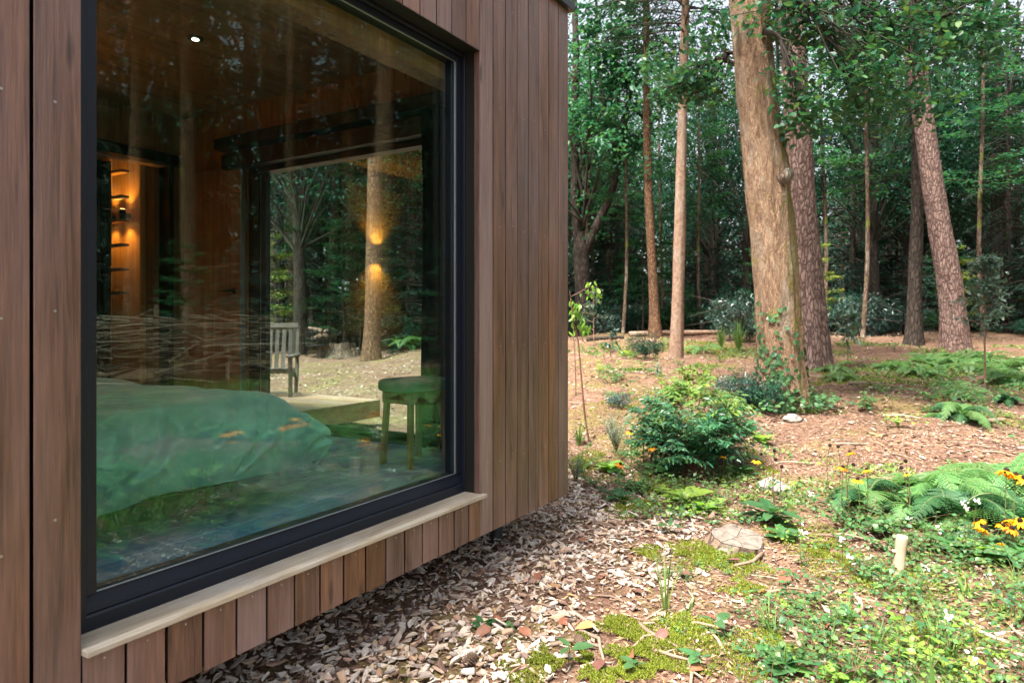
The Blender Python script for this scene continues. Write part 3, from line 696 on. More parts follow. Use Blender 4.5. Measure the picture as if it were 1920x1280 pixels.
def broad_crown(name, r, center, radii, n_cl, per, L, W, mats, base, lean=(0, 0), limb_r=.06, n_limb=26, spread=.42, bias=.45, flat=.55, up_tilt=.55):
    """clusters of leaves through an ellipsoid's volume on tapering limbs"""
    d = rand_dirs(n_cl, r); rad = r.random(n_cl) ** bias
    c = np.array(center); C = c + d * rad[:, None] * np.array(radii)
    C += .5 * np.stack([fbm(C[:, 0], C[:, 1], C[:, 2], seed=31), fbm(C[:, 1], C[:, 2], C[:, 0], seed=32), .4 * fbm(C[:, 2], C[:, 0], C[:, 1], seed=33)], 1)
    idx = np.repeat(np.arange(n_cl), per); n = len(idx)
    sp = spread * (.6 + .8 * r.random(n_cl))[idx][:, None]
    pos = C[idx] + r.normal(size=(n, 3)) * sp * np.array([1, 1, flat])
    out = pos - c; out[:, 2] *= .3; out /= np.linalg.norm(out, axis=1)[:, None] + 1e-6
    dirs = out * .6 + rand_dirs(n, r) * .9; dirs[:, 2] -= .25
    up = rand_dirs(n, r) * up_tilt + np.array([0, 0, 1.0])
    mb = MB(); mb.leaves(pos, dirs, up, L * (.7 + .6 * r.random(n)), W * (.7 + .6 * r.random(n)), 0, .22)
    lm = MB(); bx = np.array(base, float)
    for k in r.choice(n_cl, min(n_limb, n_cl), replace=False):
        e = C[k]; z0 = bx[2] + (e[2] - bx[2]) * r.uniform(.15, .62); s = np.array([bx[0] + lean[0] * z0, bx[1] + lean[1] * z0, z0])
        mid = s * .45 + e * .55 + np.array([0, 0, r.uniform(-.15, .45)]) + r.normal(size=3) * .12
        Q = catmull([s, mid, e], 9); lm.tube(Q, np.linspace(limb_r * r.uniform(.5, 1), .009, 9), 5, 0, False)
        for q in range(3):
            i = r.integers(3, 8); e2 = Q[i] + r.normal(size=3) * .55 + np.array([0, 0, .15]); lm.tube([Q[i], (Q[i] + e2) / 2 + r.normal(size=3) * .05, e2], [.016, .011, .005], 4, 0, False)
    return mb.mesh(name, mats[0]), lm.mesh('limbs', mats[1], True)

def conifer_crown(name, r, z0, H, R, whorl, per, mats, dens=70, top_r=.25, droop=.35, L=.13):
    mb, lm = MB(), MB(); z = z0
    while z < H:
        u = (z - z0) / (H - z0); rr = R * ((1 - u) ** .8 * (1 - top_r) + top_r) * r.uniform(.7, 1.1)
        for k in range(per):
            a = r.uniform(0, 2 * np.pi); dx, dy = np.cos(a), np.sin(a); ln = rr * r.uniform(.65, 1.1)
            s = np.linspace(0, 1, 7); P = np.stack([dx * ln * s, dy * ln * s, z + r.uniform(-.2, .2) + ln * (.12 * s - droop * s ** 2)], 1)
            lm.tube(P, np.linspace(.028, .005, 7), 4, 0, False)
            n = int(dens * ln / R) + 8; t = .18 + .82 * r.random(n) ** .8
            pos = np.stack([np.interp(t, s, P[:, i]) for i in range(3)], 1)
            sd = r.choice([-1, 1], n) * r.uniform(.15, 1, n)
            width = .42 * ln * (1 - t) ** .6 * .6 + .05
            pos = pos + np.stack([-dy * sd * width, dx * sd * width, -.12 * np.abs(sd) - .05 * r.random(n)], 1)
            dirs = np.stack([dx * .8 - dy * sd, dy * .8 + dx * sd, -.25 - .3 * r.random(n)], 1)
            up = rand_dirs(n, r) * .35 + np.array([0, 0, 1.0])
            mb.leaves(pos, dirs, up, L * r.uniform(.8, 1.9, n), .024 * r.uniform(.8, 2.2, n), 0, .3)
        z += whorl * r.uniform(.7, 1.3)
    return mb.mesh(name, mats[0]), lm.mesh('limbs', mats[1], True)

def layered_crown(name, r, H, R, mats, n_br=26, per=90, L=.085, W=.055, z0=.35):
    """young beech or maple: near level sprays of leaves"""
    mb, lm = MB(), MB()
    for k in range(n_br):
        u = r.random(); z = z0 + (H - z0) * u; a = r.uniform(0, 2 * np.pi); ln = R * (1 - .65 * u) * r.uniform(.5, 1.1); s = np.linspace(0, 1, 6)
        P = np.stack([np.cos(a) * ln * s, np.sin(a) * ln * s, z + .35 * ln * s - .22 * ln * s ** 2], 1); lm.tube(P, np.linspace(.014, .003, 6), 4, 0, False)
        t = .15 + .85 * r.random(per); pos = np.stack([np.interp(t, s, P[:, i]) for i in range(3)], 1); w = .30 * ln * np.sin(np.pi * np.clip(t, .1, .97)) + .06
        o = r.uniform(-1, 1, per); pos += np.stack([-np.sin(a) * o * w, np.cos(a) * o * w, r.normal(size=per) * .035], 1)
        dirs = np.stack([np.cos(a) - np.sin(a) * o, np.sin(a) + np.cos(a) * o, -.15 + .2 * r.normal(size=per)], 1)
        mb.leaves(pos, dirs, rand_dirs(per, r) * .4 + np.array([0, 0, 1.0]), L * r.uniform(.7, 1.3, per), W * r.uniform(.7, 1.3, per), 0, .2)
    return mb.mesh(name, mats[0]), lm.mesh('limbs', mats[1], True)

def tree(name, label, loc, parts, rz=0, scale=1, group=None, cat='tree'):
    t = thing(name, label, cat, loc, rz, group, scale)
    for n, me in parts: link(n, me, t)
    return t

def local(pts, base): return [np.array(p) - np.array(base) for p in pts]

r = np.random.default_rng(11)
# ---- the big trunks one can tell apart: traced axis, own distance, real thickness
def big_trunk(name, label, base_px, base_py, t, axis, widths, mat, crown=None, up=7.0, segs=36, n=90, relief=.05, flare=.5, seed=1, fl_h=.35, sink=.12):
    """axis: (px,py) up the trunk at depth t; widths in px of the photo at those points"""
    b = at(base_px, base_py, t); b.z = gz(b.x, b.y)
    P = [np.array(at(px, py, t)) for px, py in axis]
    P[0][2] = b.z
    rad = [w / 1280 * t / 2 for w in widths]
    d = P[-1] - P[-2]; d /= np.linalg.norm(d); P = [P[0] - np.array([0, 0, sink])] + P + [P[-1] + d * up * .5, P[-1] + (d * .7 + np.array([0, 0, .3])) * up]
    rad = [rad[0] * 1.04] + rad + [rad[-1] * .8, rad[-1] * .45]
    L = local(P, b); s = np.linspace(0, 1, len(L))
    tr = thing(name, label, 'tree', b)
    # even out radius/path parametrisation by repeating trunk_mesh's uniform knots
    link('trunk', trunk_mesh('trunk', L, rad, mat, segs, n, relief, seed, flare, 0, fl_h), tr)
    return tr, L

oak, oakL = big_trunk('oak_tree', 'thick orange barked oak with yellow moss and a cut branch stub, ivy at its foot', 1470, 765, 8.4,
    [(1466, 752), (1462, 650), (1452, 500), (1439, 350), (1424, 220), (1412, 110), (1404, 0), (1398, -120)], [88, 80, 79, 80, 72, 70, 76, 72], M['bark_oak'], up=6, segs=84, n=200, relief=.055, flare=.42, fl_h=.24)
ob = np.array(oak.location)
def stub_bump():
    mb = MB(); p = np.array(at(1462, 333, 8.4)) - ob; rt = np.array([CY, -CX, 0]); tow = np.array([-CX, -CY, 0])
    a = p + rt * .02 + tow * .17; mb.tube([a - rt * .12 - np.array([0, 0, .10]), a, a + rt * .055 + np.array([0, 0, .03])], [.12, .085, .06], 16, 0, True)
    return mb.mesh('branch_stub', M['bark_mossy'], True)
link('branch_stub', stub_bump(), oak)
def oak_high_crown():
    c = oakL[-2]
    a, b = broad_crown('crown', r, (c[0], c[1], 8.6), (4.2, 4.2, 2.7), 150, 38, .12, .075, [M['leaf_oak'], M['limb']], (c[0] * .8, c[1] * .8, 4.5), n_limb=34, limb_r=.11)
    link('crown', a, oak); link('limbs', b, oak, 'stuff')
oak_high_crown()
def spray(parent, specs, mat, L=.105, W=.062, twig=True, seed=3):
    """leafy branches of the parent: (px,py,t, half width px, half height px, leaves, px,py of the branch root or None)"""
    q = np.random.default_rng(seed); mb, lm = MB(), MB(); o = np.array(parent.location)
    for px, py, t, hw, hh, n, root in specs:
        C = np.array(at(px, py, t)) - o; rt = np.array([CY, -CX, 0]); k = t / 1280
        ncl = max(3, n // 16)
        cc = np.clip(q.normal(size=(ncl, 3)) * .5, -1.1, 1.1)
        cl = C + cc[:, :1] * hw * k * rt + cc[:, 1:2] * np.array([0, 0, 1]) * hh * k + cc[:, 2:3] * np.array([CX, CY, 0]) * hw * k * .8
        i = q.integers(0, ncl, n); pos = cl[i] + q.normal(size=(n, 3)) * np.array([.13, .13, .07])
        d = rand_dirs(n, q); d[:, 2] = d[:, 2] * .4 - .25
        mb.leaves(pos, d, rand_dirs(n, q) * .6 + np.array([0, 0, 1.]), L * q.uniform(.6, 1.25, n), W * q.uniform(.7, 1.25, n), 0, .2, 8, .12)
        if root is not None:
            S = np.array(at(root[0], root[1], t)) - o
            Q = catmull([S, (S + C) / 2 + np.array([0, 0, .25]), C], 12); lm.tube(Q, np.linspace(.04, .008, 12), 6, 0, False)
            for j in range(ncl):
                a = Q[q.integers(4, 12)]; lm.tube([a, (a + cl[j]) / 2 + q.normal(size=3) * .05, cl[j]], [.011, .008, .004], 4, 0, False)
    link('leafy_branches', mb.mesh('leafy_branches', mat), parent)
    if lm.n: link('limbs', lm.mesh('limbs', M['limb'], True), parent, 'stuff')
spray(oak, [(1520, 40, 8.0, 130, 60, 700, (1420, -40)), (1650, 70, 8.3, 150, 60, 900, (1430, -100)), (1760, 40, 8.6, 150, 70, 700, (1430, -160)), (1600, 150, 7.8, 120, 45, 480, (1450, -20)),
            (1640, 215, 8.2, 130, 40, 330, None), (1500, 175, 7.8, 45, 60, 260, (1430, 60)), (1510, 235, 8.0, 40, 40, 140, None), (1855, 75, 8.5, 80, 60, 240, None), (1720, 140, 8.4, 40, 90, 200, (1700, -80)),
            (1320, 150, 8.8, 75, 45, 420, (1405, 120)), (1265, 165, 8.8, 50, 35, 200, (1400, 130)), (1360, 60, 9.3, 50, 60, 300, None), (1250, 120, 9.4, 60, 60, 200, None)], M['leaf_oak'])
# ivy on the oak
def ivy():
    mb = MB(); q = np.random.default_rng(4); P = catmull(oakL, 170); n = 480
    strand_a = q.uniform(0, 2 * np.pi, 16); lim = q.uniform(.3, 1.35, 16)
    k = q.integers(0, 16, n); u = q.random(n) ** 1.5; h = u * lim[k]; a = strand_a[k] + .35 * np.sin(h * 5 + k) + q.normal(size=n) * .16
    zz = P[:, 2]; cx = np.interp(h, zz, P[:, 0]); cyy = np.interp(h, zz, P[:, 1])
    R0 = .27 * (1 + .42 * np.exp(-h / .28)) + .015; pos = np.stack([cx + np.cos(a) * R0, cyy + np.sin(a) * R0, h], 1)
    nrm = np.stack([np.cos(a), np.sin(a), .15 * np.ones(n)], 1); d = np.stack([-np.sin(a), np.cos(a), -q.uniform(.2, 1.5, n)], 1) * q.choice([-1, 1], n)[:, None]; d[:, 2] = -np.abs(d[:, 2])
    mb.leaves(pos, d, nrm + rand_dirs(n, q) * .35, q.uniform(.045, .085, n), q.uniform(.04, .075, n), 0, .12, 8, .1)
    n2 = 520; a = q.uniform(0, 2 * np.pi, n2); rr = .33 + np.abs(q.normal(size=n2)) * .22; pos = np.stack([np.cos(a) * rr, np.sin(a) * rr, .03 + .25 * q.random(n2) * np.exp(-(rr - .3) * 3)], 1)
    mb.leaves(pos, rand_dirs(n2, q) * np.array([1, 1, .3]), rand_dirs(n2, q) * .6 + np.array([0, 0, 1.]), q.uniform(.05, .09, n2), q.uniform(.045, .08, n2), 0, .12, 8, .1)
    o = link('ivy', mb.mesh('ivy', M['ivy']), None, 'stuff'); o.location = oak.location; o['label'] = 'dark green ivy climbing the foot of the orange oak'
ivy()
pine_a, La = big_trunk('pine_tree', 'straight thick pinkish pine directly behind the orange oak', 1527, 690, 12.0,
    [(1524, 685), (1518, 560), (1507, 420), (1497, 260), (1488, 120), (1480, 0), (1474, -120)], [66, 54, 50, 46, 44, 42, 40], M['bark_pine'], up=9, segs=48, n=130, relief=.05, flare=.22, seed=4)
pine_b, Lb = big_trunk('pine_tree', 'leaning reddish pine trunk at the right edge of the clearing', 1792, 630, 17.0,
    [(1792, 626), (1782, 540), (1764, 440), (1742, 300), (1722, 150), (1706, 0), (1698, -100)], [50, 42, 39, 36, 33, 30, 28], M['bark_pine'], up=9, segs=40, n=110, relief=.05, flare=.25, seed=6)
spruce_a, Lc = big_trunk('spruce_tree', 'slim pale spruce trunk standing alone in front of the dark wood', 1268, 672, 14.5,
    [(1267, 668), (1271, 560), (1275, 420), (1279, 250), (1283, 100), (1285, 0), (1286, -100)], [27, 22, 21, 18, 16, 14, 13], M['bark_spruce'], up=8, segs=30, n=110, relief=.06, flare=.22, seed=8)
d_t, Ld = big_trunk('dark_pine_tree', 'dark upright pine trunk just left of the leaning reddish pine', 1712, 626, 18.5,
    [(1713, 622), (1716, 520), (1719, 420), (1720, 300), (1721, 150), (1722, 0)], [30, 23, 21, 19, 17, 15], M['bark_dark'], up=9, segs=24, n=60, seed=9)
o_t, Le = big_trunk('orange_pine_tree', 'orange brown trunk with mossy foot left of the slim pale spruce', 1229, 636, 20.0,
    [(1229, 633), (1226, 560), (1222, 480), (1217, 380), (1213, 250), (1212, 100), (1212, 0)], [23, 18, 17, 16, 14, 12, 11], M['bark_orange'], up=8, segs=24, n=60, seed=10)
f_t, Lf = big_trunk('forked_tree', 'dark forked tree at the left end of the wood beside the cabin corner', 1094, 622, 22.0,
    [(1096, 612), (1093, 560), (1090, 490), (1089, 470)], [34, 29, 29, 30], M['bark_dark'], up=.6, segs=24, n=40, seed=12, flare=.3)
def fork():
    mb = MB(); b = np.array(f_t.location)
    for pts, w in ([[(1089, 478), (1079, 400), (1078, 280), (1080, 100), (1075, -40)], [20, 17, 15, 13, 9]], [[(1091, 480), (1120, 420), (1150, 350), (1160, 270), (1178, 190), (1200, 120)], [19, 17, 14, 12, 9, 6]],
                   [[(1160, 300), (1135, 210), (1120, 100), (1118, 0)], [10, 9, 7, 5]], [[(1083, 330), (1110, 250), (1140, 190)], [8, 6, 4]], [[(1176, 195), (1200, 215), (1222, 235)], [8, 6, 5]]):
        Q = catmull([np.array(at(x, y, 22.0)) - b for x, y in pts], 24); mb.tube(Q, np.interp(np.linspace(0, 1, 24), np.linspace(0, 1, len(w)), w) / 1280 * 11, 10, 0, True)
    return mb.mesh('boughs', M['bark_dark'], True)
link('boughs', fork(), f_t)
# crowns for them
cr1 = conifer_crown('crown', np.random.default_rng(21), 0, 7.5, 3.0, .34, 6, [M['needle'], M['limb']], 90, .35, .25)
for tr, L, zc, s in ((pine_a, La, 8.5, 1.0), (pine_b, Lb, 8.8, 1.0), (spruce_a, Lc, 7.0, .75), (d_t, Ld, 8.0, .8), (o_t, Le, 8.0, .8)):
    e = L[-2]
    for n, me in (('crown', cr1[0]), ('limbs', cr1[1])):
        o = link(n, me, tr, 'stuff' if n == 'limbs' else None); zz = [p[2] for p in L]; o.location = (np.interp(zc, zz, [p[0] for p in L]), np.interp(zc, zz, [p[1] for p in L]), zc); o.scale = (s,) * 3; o.rotation_euler = (0, 0, s * 40 + zc)
a, b = broad_crown('crown', np.random.default_rng(5), (0, 0, 7.6), (4.2, 4.2, 4.4), 150, 40, .15, .10, [M['leaf_mid'], M['limb']], (0, 0, 3), n_limb=20)
link('crown', a, f_t); link('limbs', b, f_t, 'stuff')
spray(f_t, [(1120, 40, 20, 60, 90, 700, None), (1150, 130, 21, 70, 60, 600, None), (1110, 230, 20, 60, 60, 500, None), (1180, 60, 21, 70, 70, 600, None), (1170, 260, 21, 50, 40, 300, None), (1100, 330, 22, 40, 50, 250, None)], M['leaf_mid'], .16, .11, False, 8)

# ---- forest tree kinds (each built once, then copied object by object)
def proto(name, trunkpts, rad, bark, crowns, seed):
    return dict(trunk=trunk_mesh('trunk', trunkpts, rad, M[bark], 14, 34, .06, seed, .4), crown=crowns[0], limbs=crowns[1])
KINDS = {
    'oak': proto('oak', [(0, 0, -.2), (.05, .02, 2), (-.05, .1, 5), (.1, .05, 9), (0, 0, 13)], [.24, .2, .17, .12, .05], 'bark_dark',
        broad_crown('crown', np.random.default_rng(41), (0, 0, 8.8), (3.5, 3.5, 5.6), 200, 40, .15, .10, [M['leaf_dark'], M['limb']], (0, 0, 2.5), n_limb=34), 3),
    'beech': proto('beech', [(0, 0, -.2), (.1, -.05, 2), (.15, .05, 5), (.05, .1, 10), (0, 0, 14)], [.18, .15, .13, .09, .04], 'bark_mossy',
        broad_crown('crown', np.random.default_rng(42), (0, 0, 8.4), (3.1, 3.1, 5.0), 170, 38, .15, .11, [M['leaf_mid'], M['limb']], (0, 0, 2), n_limb=30), 4),
    'spruce': proto('spruce', [(0, 0, -.2), (.02, .02, 3), (0, .03, 8), (0, 0, 16)], [.19, .16, .11, .03], 'bark_dark',
        conifer_crown('crown', np.random.default_rng(43), 2.0, 15.5, 2.5, .40, 5, [M['needle'], M['limb']], 80, .12, .42), 5),
    'pine': proto('pine', [(0, 0, -.2), (.08, .02, 3), (.15, .1, 8), (.1, 0, 15)], [.22, .19, .15, .05], 'bark_orange',
        conifer_crown('crown', np.random.default_rng(44), 7.5, 15, 2.6, .42, 5, [M['needle'], M['limb']], 90, .3, .2), 6),
    'pole': proto('pole', [(0, 0, -.2), (.15, .02, 3), (.1, .2, 8), (.2, .1, 12)], [.075, .065, .05, .02], 'bark_mossy',
        layered_crown('crown', np.random.default_rng(45), 12, 1.7, [M['leaf_mid'], M['limb']], 46, 70, .13, .085, 4.2), 7),
    'sapling': proto('sapling', [(0, 0, -.1), (.04, .02, 1), (-.03, .04, 2.4), (.0, .02, 4.2)], [.028, .024, .017, .006], 'bark_mossy',
        layered_crown('crown', np.random.default_rng(46), 4.2, 1.6, [M['leaf_mid'], M['limb']], 34, 80, .10, .065, .45), 8),
    'young_spruce': proto('young_spruce', [(0, 0, -.1), (0, .02, 1.5), (0, 0, 4.6)], [.05, .04, .01], 'bark_dark',
        conifer_crown('crown', np.random.default_rng(47), .3, 4.6, 1.5, .26, 5, [M['needle'], M['limb']], 70, .06, .3), 9),
    'yellow_sapling': proto('yellow_sapling', [(0, 0, -.1), (.05, 0, 1.2), (0, .05, 3.2)], [.02, .017, .006], 'bark_mossy',
        layered_crown('crown', np.random.default_rng(48), 3.2, 1.3, [M['leaf_yellow'], M['limb']], 26, 60, .10, .07, .5), 10),
}
def bush_mesh(seed, mat, R=1.1, H=1.5, n_cl=120, per=26, L=.11, W=.05):
    q = np.random.default_rng(seed)
    a, b = broad_crown('foliage', q, (0, 0, H * .5), (R, R, H * .52), n_cl, per, L, W, [M[mat], M['limb']], (0, 0, 0), n_limb=18, limb_r=.02, spread=.13, bias=.35)
    return a, b
BUSH = {'holly': bush_mesh(51, 'leaf_dark'), 'rhodo': bush_mesh(52, 'rhodo', 1.2, 1.5, 120, 22, .14, .045), 'fresh': bush_mesh(53, 'leaf_mid', 1.0, 1.2, 110, 24, .09, .06)}
NAMES = {'oak': ('forest_oak', 'oak'), 'beech': ('forest_beech', 'beech'), 'spruce': ('forest_spruce', 'spruce'), 'pine': ('forest_pine', 'pine'), 'pole': ('slender_tree', 'slender tree'),
         'sapling': ('tree_sapling', 'green sapling'), 'young_spruce': ('young_spruce', 'young spruce'), 'yellow_sapling': ('tree_sapling', 'yellowing sapling')}
def zone(x, y, where):
    if where != 'wood': return ''
    px = px_of((x, y, 0))[0]; d = ' far back' if depth_of((x, y)) > 36 else ''
    for lim, txt in ((1080, 'hidden behind the cabin corner'), (1222, 'left of the orange pine trunk'), (1275, 'behind the slim pale spruce'), (1420, 'between slim pale spruce and orange oak'), (1560, 'behind the orange oak'), (1710, 'between straight pink pine and dark pine'), (1800, 'behind the leaning reddish pine')):
        if px < lim: return txt + d
    return 'right of the leaning reddish pine' + d
def forest(kind, x, y, where, scale=None, rz=None):
    k = KINDS[kind]; s = scale or r.uniform(.85, 1.2)
    lab = {'wood': 'shaded %s in the wood', 'door': '%s in the wood behind the deck and chair', 'mirror': '%s mirrored in the big window glass'}[where] % NAMES[kind][1]
    lab = (lab + ' ' + zone(x, y, where)).strip()
    if len(lab.split()) < 4: lab = 'a ' + lab
    grp = {'wood': '%s in the wood ' + zone(x, y, where), 'door': '%s in the wood behind the deck', 'mirror': '%s mirrored in the window'}[where] % NAMES[kind][1]
    t = thing(NAMES[kind][0], lab, 'tree', (x, y, gz(x, y)), r.uniform(0, 6.28) if rz is None else rz, grp, s)
    for n in ('trunk', 'crown', 'limbs'): link(n, k[n], t, 'stuff' if n == 'limbs' else None)
    return t
def shrub(kind, x, y, where, scale=1.0):
    lab = {'wood': '%s bush in the undergrowth %s' % ({'holly': 'dark green', 'rhodo': 'dark bluish', 'fresh': 'fresh green'}[kind], zone(x, y, where)), 'door': 'dark bush in the undergrowth behind the deck', 'mirror': 'dark bush mirrored low in the big window'}[where]
    t = thing('bush', lab, 'bush', (x, y, gz(x, y) - .05), r.uniform(0, 6.28), {'wood': kind + ' bushes ' + zone(x, y, where), 'door': 'bushes behind the deck', 'mirror': 'bushes mirrored in the window'}[where], scale)
    link('foliage', BUSH[kind][0], t); link('stems', BUSH[kind][1], t)
    return t
placed = []
def free(x, y, d):
    if any((x - a) ** 2 + (y - b) ** 2 < d * d for a, b in placed): return False
    placed.append((x, y)); return True
def sector(px0, px1, t0, t1, n, kinds, where, dmin, scale=None, skew=1.0):
    k = tries = 0
    while k < n and tries < n * 40:
        tries += 1
        px = r.uniform(px0, px1); t = t0 + (t1 - t0) * r.random() ** skew
        p = at(px, 597, t) if where != 'mirror' else mirrored(px, t)
        if not free(p.x, p.y, dmin): continue
        kd = kinds[r.integers(len(kinds))]
        s = None if scale is None else r.uniform(*scale)
        if kd in BUSH: shrub(kd, p.x, p.y, where, s or 1)
        else: forest(kd, p.x, p.y, where, s)
        k += 1
# thin trunks seen one by one in the dark wood
for px, t, kd, s in ((1168, 21, 'pole', .75), (1316, 23, 'pole', .8), (1245, 24, 'pole', .8), (1617, 20.5, 'pole', .95), (1398, 25, 'oak', .75), (1545, 24, 'pole', 1.1), (1845, 22, 'pole', 1.0), (1888, 24, 'spruce', .8), (1340, 27, 'oak', .8)):
    p = at(px, 597, t); placed.append((p.x, p.y)); forest(kd, p.x, p.y, 'wood', s)
sector(1060, 2050, 23, 36, 22, ['oak', 'beech', 'spruce', 'pole', 'oak', 'spruce'], 'wood', 2.0)
sector(1040, 2150, 36, 62, 30, ['oak', 'spruce', 'beech', 'spruce', 'pine'], 'wood', 2.4, (.9, 1.25))
sector(1060, 2000, 21.5, 30, 26, ['sapling', 'young_spruce', 'young_spruce', 'yellow_sapling', 'sapling'], 'wood', 1.1, (.5, .95))
sector(1060, 2000, 21.5, 27, 30, ['rhodo', 'holly', 'holly', 'fresh'], 'wood', .9, (.5, 1.0))
sector(1060, 2050, 29, 46, 64, ['holly', 'young_spruce', 'holly', 'rhodo'], 'wood', 1.3, (1.3, 2.4))
# the wood behind the deck, seen through the glazed door
p = at(697, 648, 17.5); placed.append((p.x, p.y)); t_ = forest('pine', p.x, p.y, 'door', 1.05); t_['label'] = 'thick brown pine trunk behind the deck, next to the sawn stump'; del t_['group']
p = at(560, 600, 19.5); placed.append((p.x, p.y)); forest('oak', p.x, p.y, 'door', .9)
sector(470, 880, 21, 34, 20, ['beech', 'beech', 'spruce', 'pole', 'oak'], 'door', 1.9)
sector(430, 900, 34, 60, 14, ['oak', 'spruce', 'beech', 'pine'], 'door', 2.4, (.9, 1.25))
sector(470, 860, 19.5, 30, 36, ['sapling', 'young_spruce', 'sapling', 'holly', 'sapling', 'yellow_sapling'], 'door', 1.0, (.5, 1.1))
sector(860, 1080, 24, 60, 16, ['oak', 'spruce', 'beech', 'young_spruce'], 'wood', 2.4)
# the wood behind the photographer's right shoulder, seen only in the big window
for px, t, kd, s in ((362, 15.5, 'pine', 1.0), (556, 15.0, 'spruce_bare', .95), (716, 13.0, 'pine', 1.0), (470, 22, 'pine', .9), (640, 24, 'spruce', .9), (250, 20, 'oak', 1.0)):
    p = mirrored(px, t); placed.append((p.x, p.y))
    if kd == 'spruce_bare': kd = 'pine'; s = .7
    tt = forest(kd, p.x, p.y, 'mirror', s)
sector(150, 880, 15, 26, 24, ['spruce', 'spruce', 'oak', 'young_spruce', 'pine'], 'mirror', 2.0)
sector(120, 900, 26, 46, 22, ['spruce', 'oak', 'spruce', 'beech'], 'mirror', 2.4, (.9, 1.3))
sector(150, 880, 13.5, 22, 14, ['holly', 'sapling', 'young_spruce'], 'mirror', 1.2, (.6, 1.1))
# far-off wood that closes the view: one loose mass of foliage round the clearing
def far_wood():
    q = np.random.default_rng(77); mb = MB(); n = 78000
    a = q.uniform(-math.pi * .75, math.pi * .62, n); d = q.uniform(62, 84, n); h = 17 * q.random(n) ** 1.35
    h = h * (.75 + .3 * vnoise(a * 26, d * .05, seed=9))
    x, y = d * np.cos(a), d * np.sin(a); pos = np.stack([x, y, ground_z(x, y) + h], 1)
    mb.leaves(pos, rand_dirs(n, q), rand_dirs(n, q) * .7 + np.array([0, 0, 1.]), q.uniform(.5, 1.1, n), q.uniform(.35, .8, n), 0, .2)
    o = link('far_woods', mb.mesh('far_woods', M['leaf_dark']), None, 'stuff'); o['label'] = 'deep dark wood far behind the trees'
far_wood()
# ================================================================== wood chips, litter, sticks, moss
q = np.random.default_rng(19)
def chip_zone(x, y):
    """how thickly chips lie: a strip along the cabin that turns round its corner"""
    edge = 1.28 + .22 * vnoise(np.asarray(x) * .9, 0, seed=2) - .10 * (np.asarray(x) - 3) * (np.asarray(x) > 3)
    w = .30 * fbm(np.asarray(x) * 2.2, np.asarray(y) * 2.2, seed=6)
    d1 = sstep(edge - .28, edge + .28, np.asarray(y) + w) * (1 - sstep(4.6, 5.6, np.asarray(x) + w * 1.5))
    return d1
def chip_variants(n, q):
    out = []
    for k in range(n):
        L, W, H = q.uniform(.034, .074), q.uniform(.013, .034), q.uniform(.003, .0065)
        u = np.array([-.5, -.18, .28, .5, .22, -.26]) + q.normal(size=6) * .07; v = np.array([-.25, -.5, -.44, .2, .5, .42]) + q.normal(size=6) * .10
        if k % 3 == 0: v *= .55
        P = np.stack([u * L, v * W], 1); bend = .006 * q.normal() * np.cos(u * 3)
        top = np.column_stack([P * q.uniform(.8, 1.0), H / 2 + bend + q.normal(size=6) * .0012]); bot = np.column_stack([P, -H / 2 + bend]); out.append(np.concatenate([bot, top]))
    return out
BOXF = np.array([(0, 3, 2, 1), (0, 5, 4, 3), (6, 7, 8, 9), (6, 9, 10, 11)] + [(i, (i + 1) % 6, (i + 1) % 6 + 6, i + 6) for i in range(6)])
def rotm(ax, ay, az):
    ca, sa, cb, sb, cc, sc = np.cos(ax), np.sin(ax), np.cos(ay), np.sin(ay), np.cos(az), np.sin(az)
    return np.stack([np.stack([cc * cb, cc * sb * sa - sc * ca, cc * sb * ca + sc * sa], -1), np.stack([sc * cb, sc * sb * sa + cc * ca, sc * sb * ca - cc * sa], -1), np.stack([-sb, cb * sa, cb * ca], -1)], -2)
def in_view(x, y, z=0.0, m=60):
    d = CX * x + CY * y; px = 960 + 1280 * (CY * x - CX * y) / np.maximum(d, .01); py = 597 - (z - EYE) * 1280 / np.maximum(d, .01)
    return (d > 1) & (px > -m) & (px < 1920 + m) & (py < 1280 + m), px, py
CV = chip_variants(14, q)
n = 52000
x = q.uniform(-.5, 6.6, n); y = q.uniform(-.2, 6.2, n)
keep = (q.random(n) < chip_zone(x, y) * (1 - .55 * ((x < FX) & (y > 2.7)))) & ((y < 3.4) | (x > 3.7))
x, y = x[keep], y[keep]; n = len(x)
z = ground_z(x, y) + .018 * fbm(x * 4, y * 4, seed=11, octs=3) + q.random(n) ** 2 * .020 + .004
Rm = rotm(q.normal(size=n) * .33, q.normal(size=n) * .33, q.uniform(0, 6.28, n)); sc = .35 + 1.0 * q.random(n) ** 1.3; vi = q.integers(0, 14, n)
path = bpy.data.objects.new('chip_path', None); COL.objects.link(path); path['kind'] = 'structure'; path['label'] = 'path of pale wood chips along the cabin'
vis, px_, py_ = in_view(x, y, z, -5)
vis &= (y < 2.05) & (py_ > 760)
order = np.argsort(np.where(vis, CX * x + CY * y - sc * .5, 1e9)); big = order[:300]; rest = order[300:]
cm = []
for V in CV:
    mb = MB(); mb.add(V, BOXF); cm.append(mb.mesh('wood_chip', M['chip']))
for i in big:
    o = link('wood_chip', cm[vi[i]], path); e = Matrix(Rm[i].tolist()).to_4x4() @ Matrix.Scale(sc[i] * 1.12, 4); e.translation = (x[i], y[i], z[i] + .006); o.matrix_world = e
ALLV = np.array(CV)
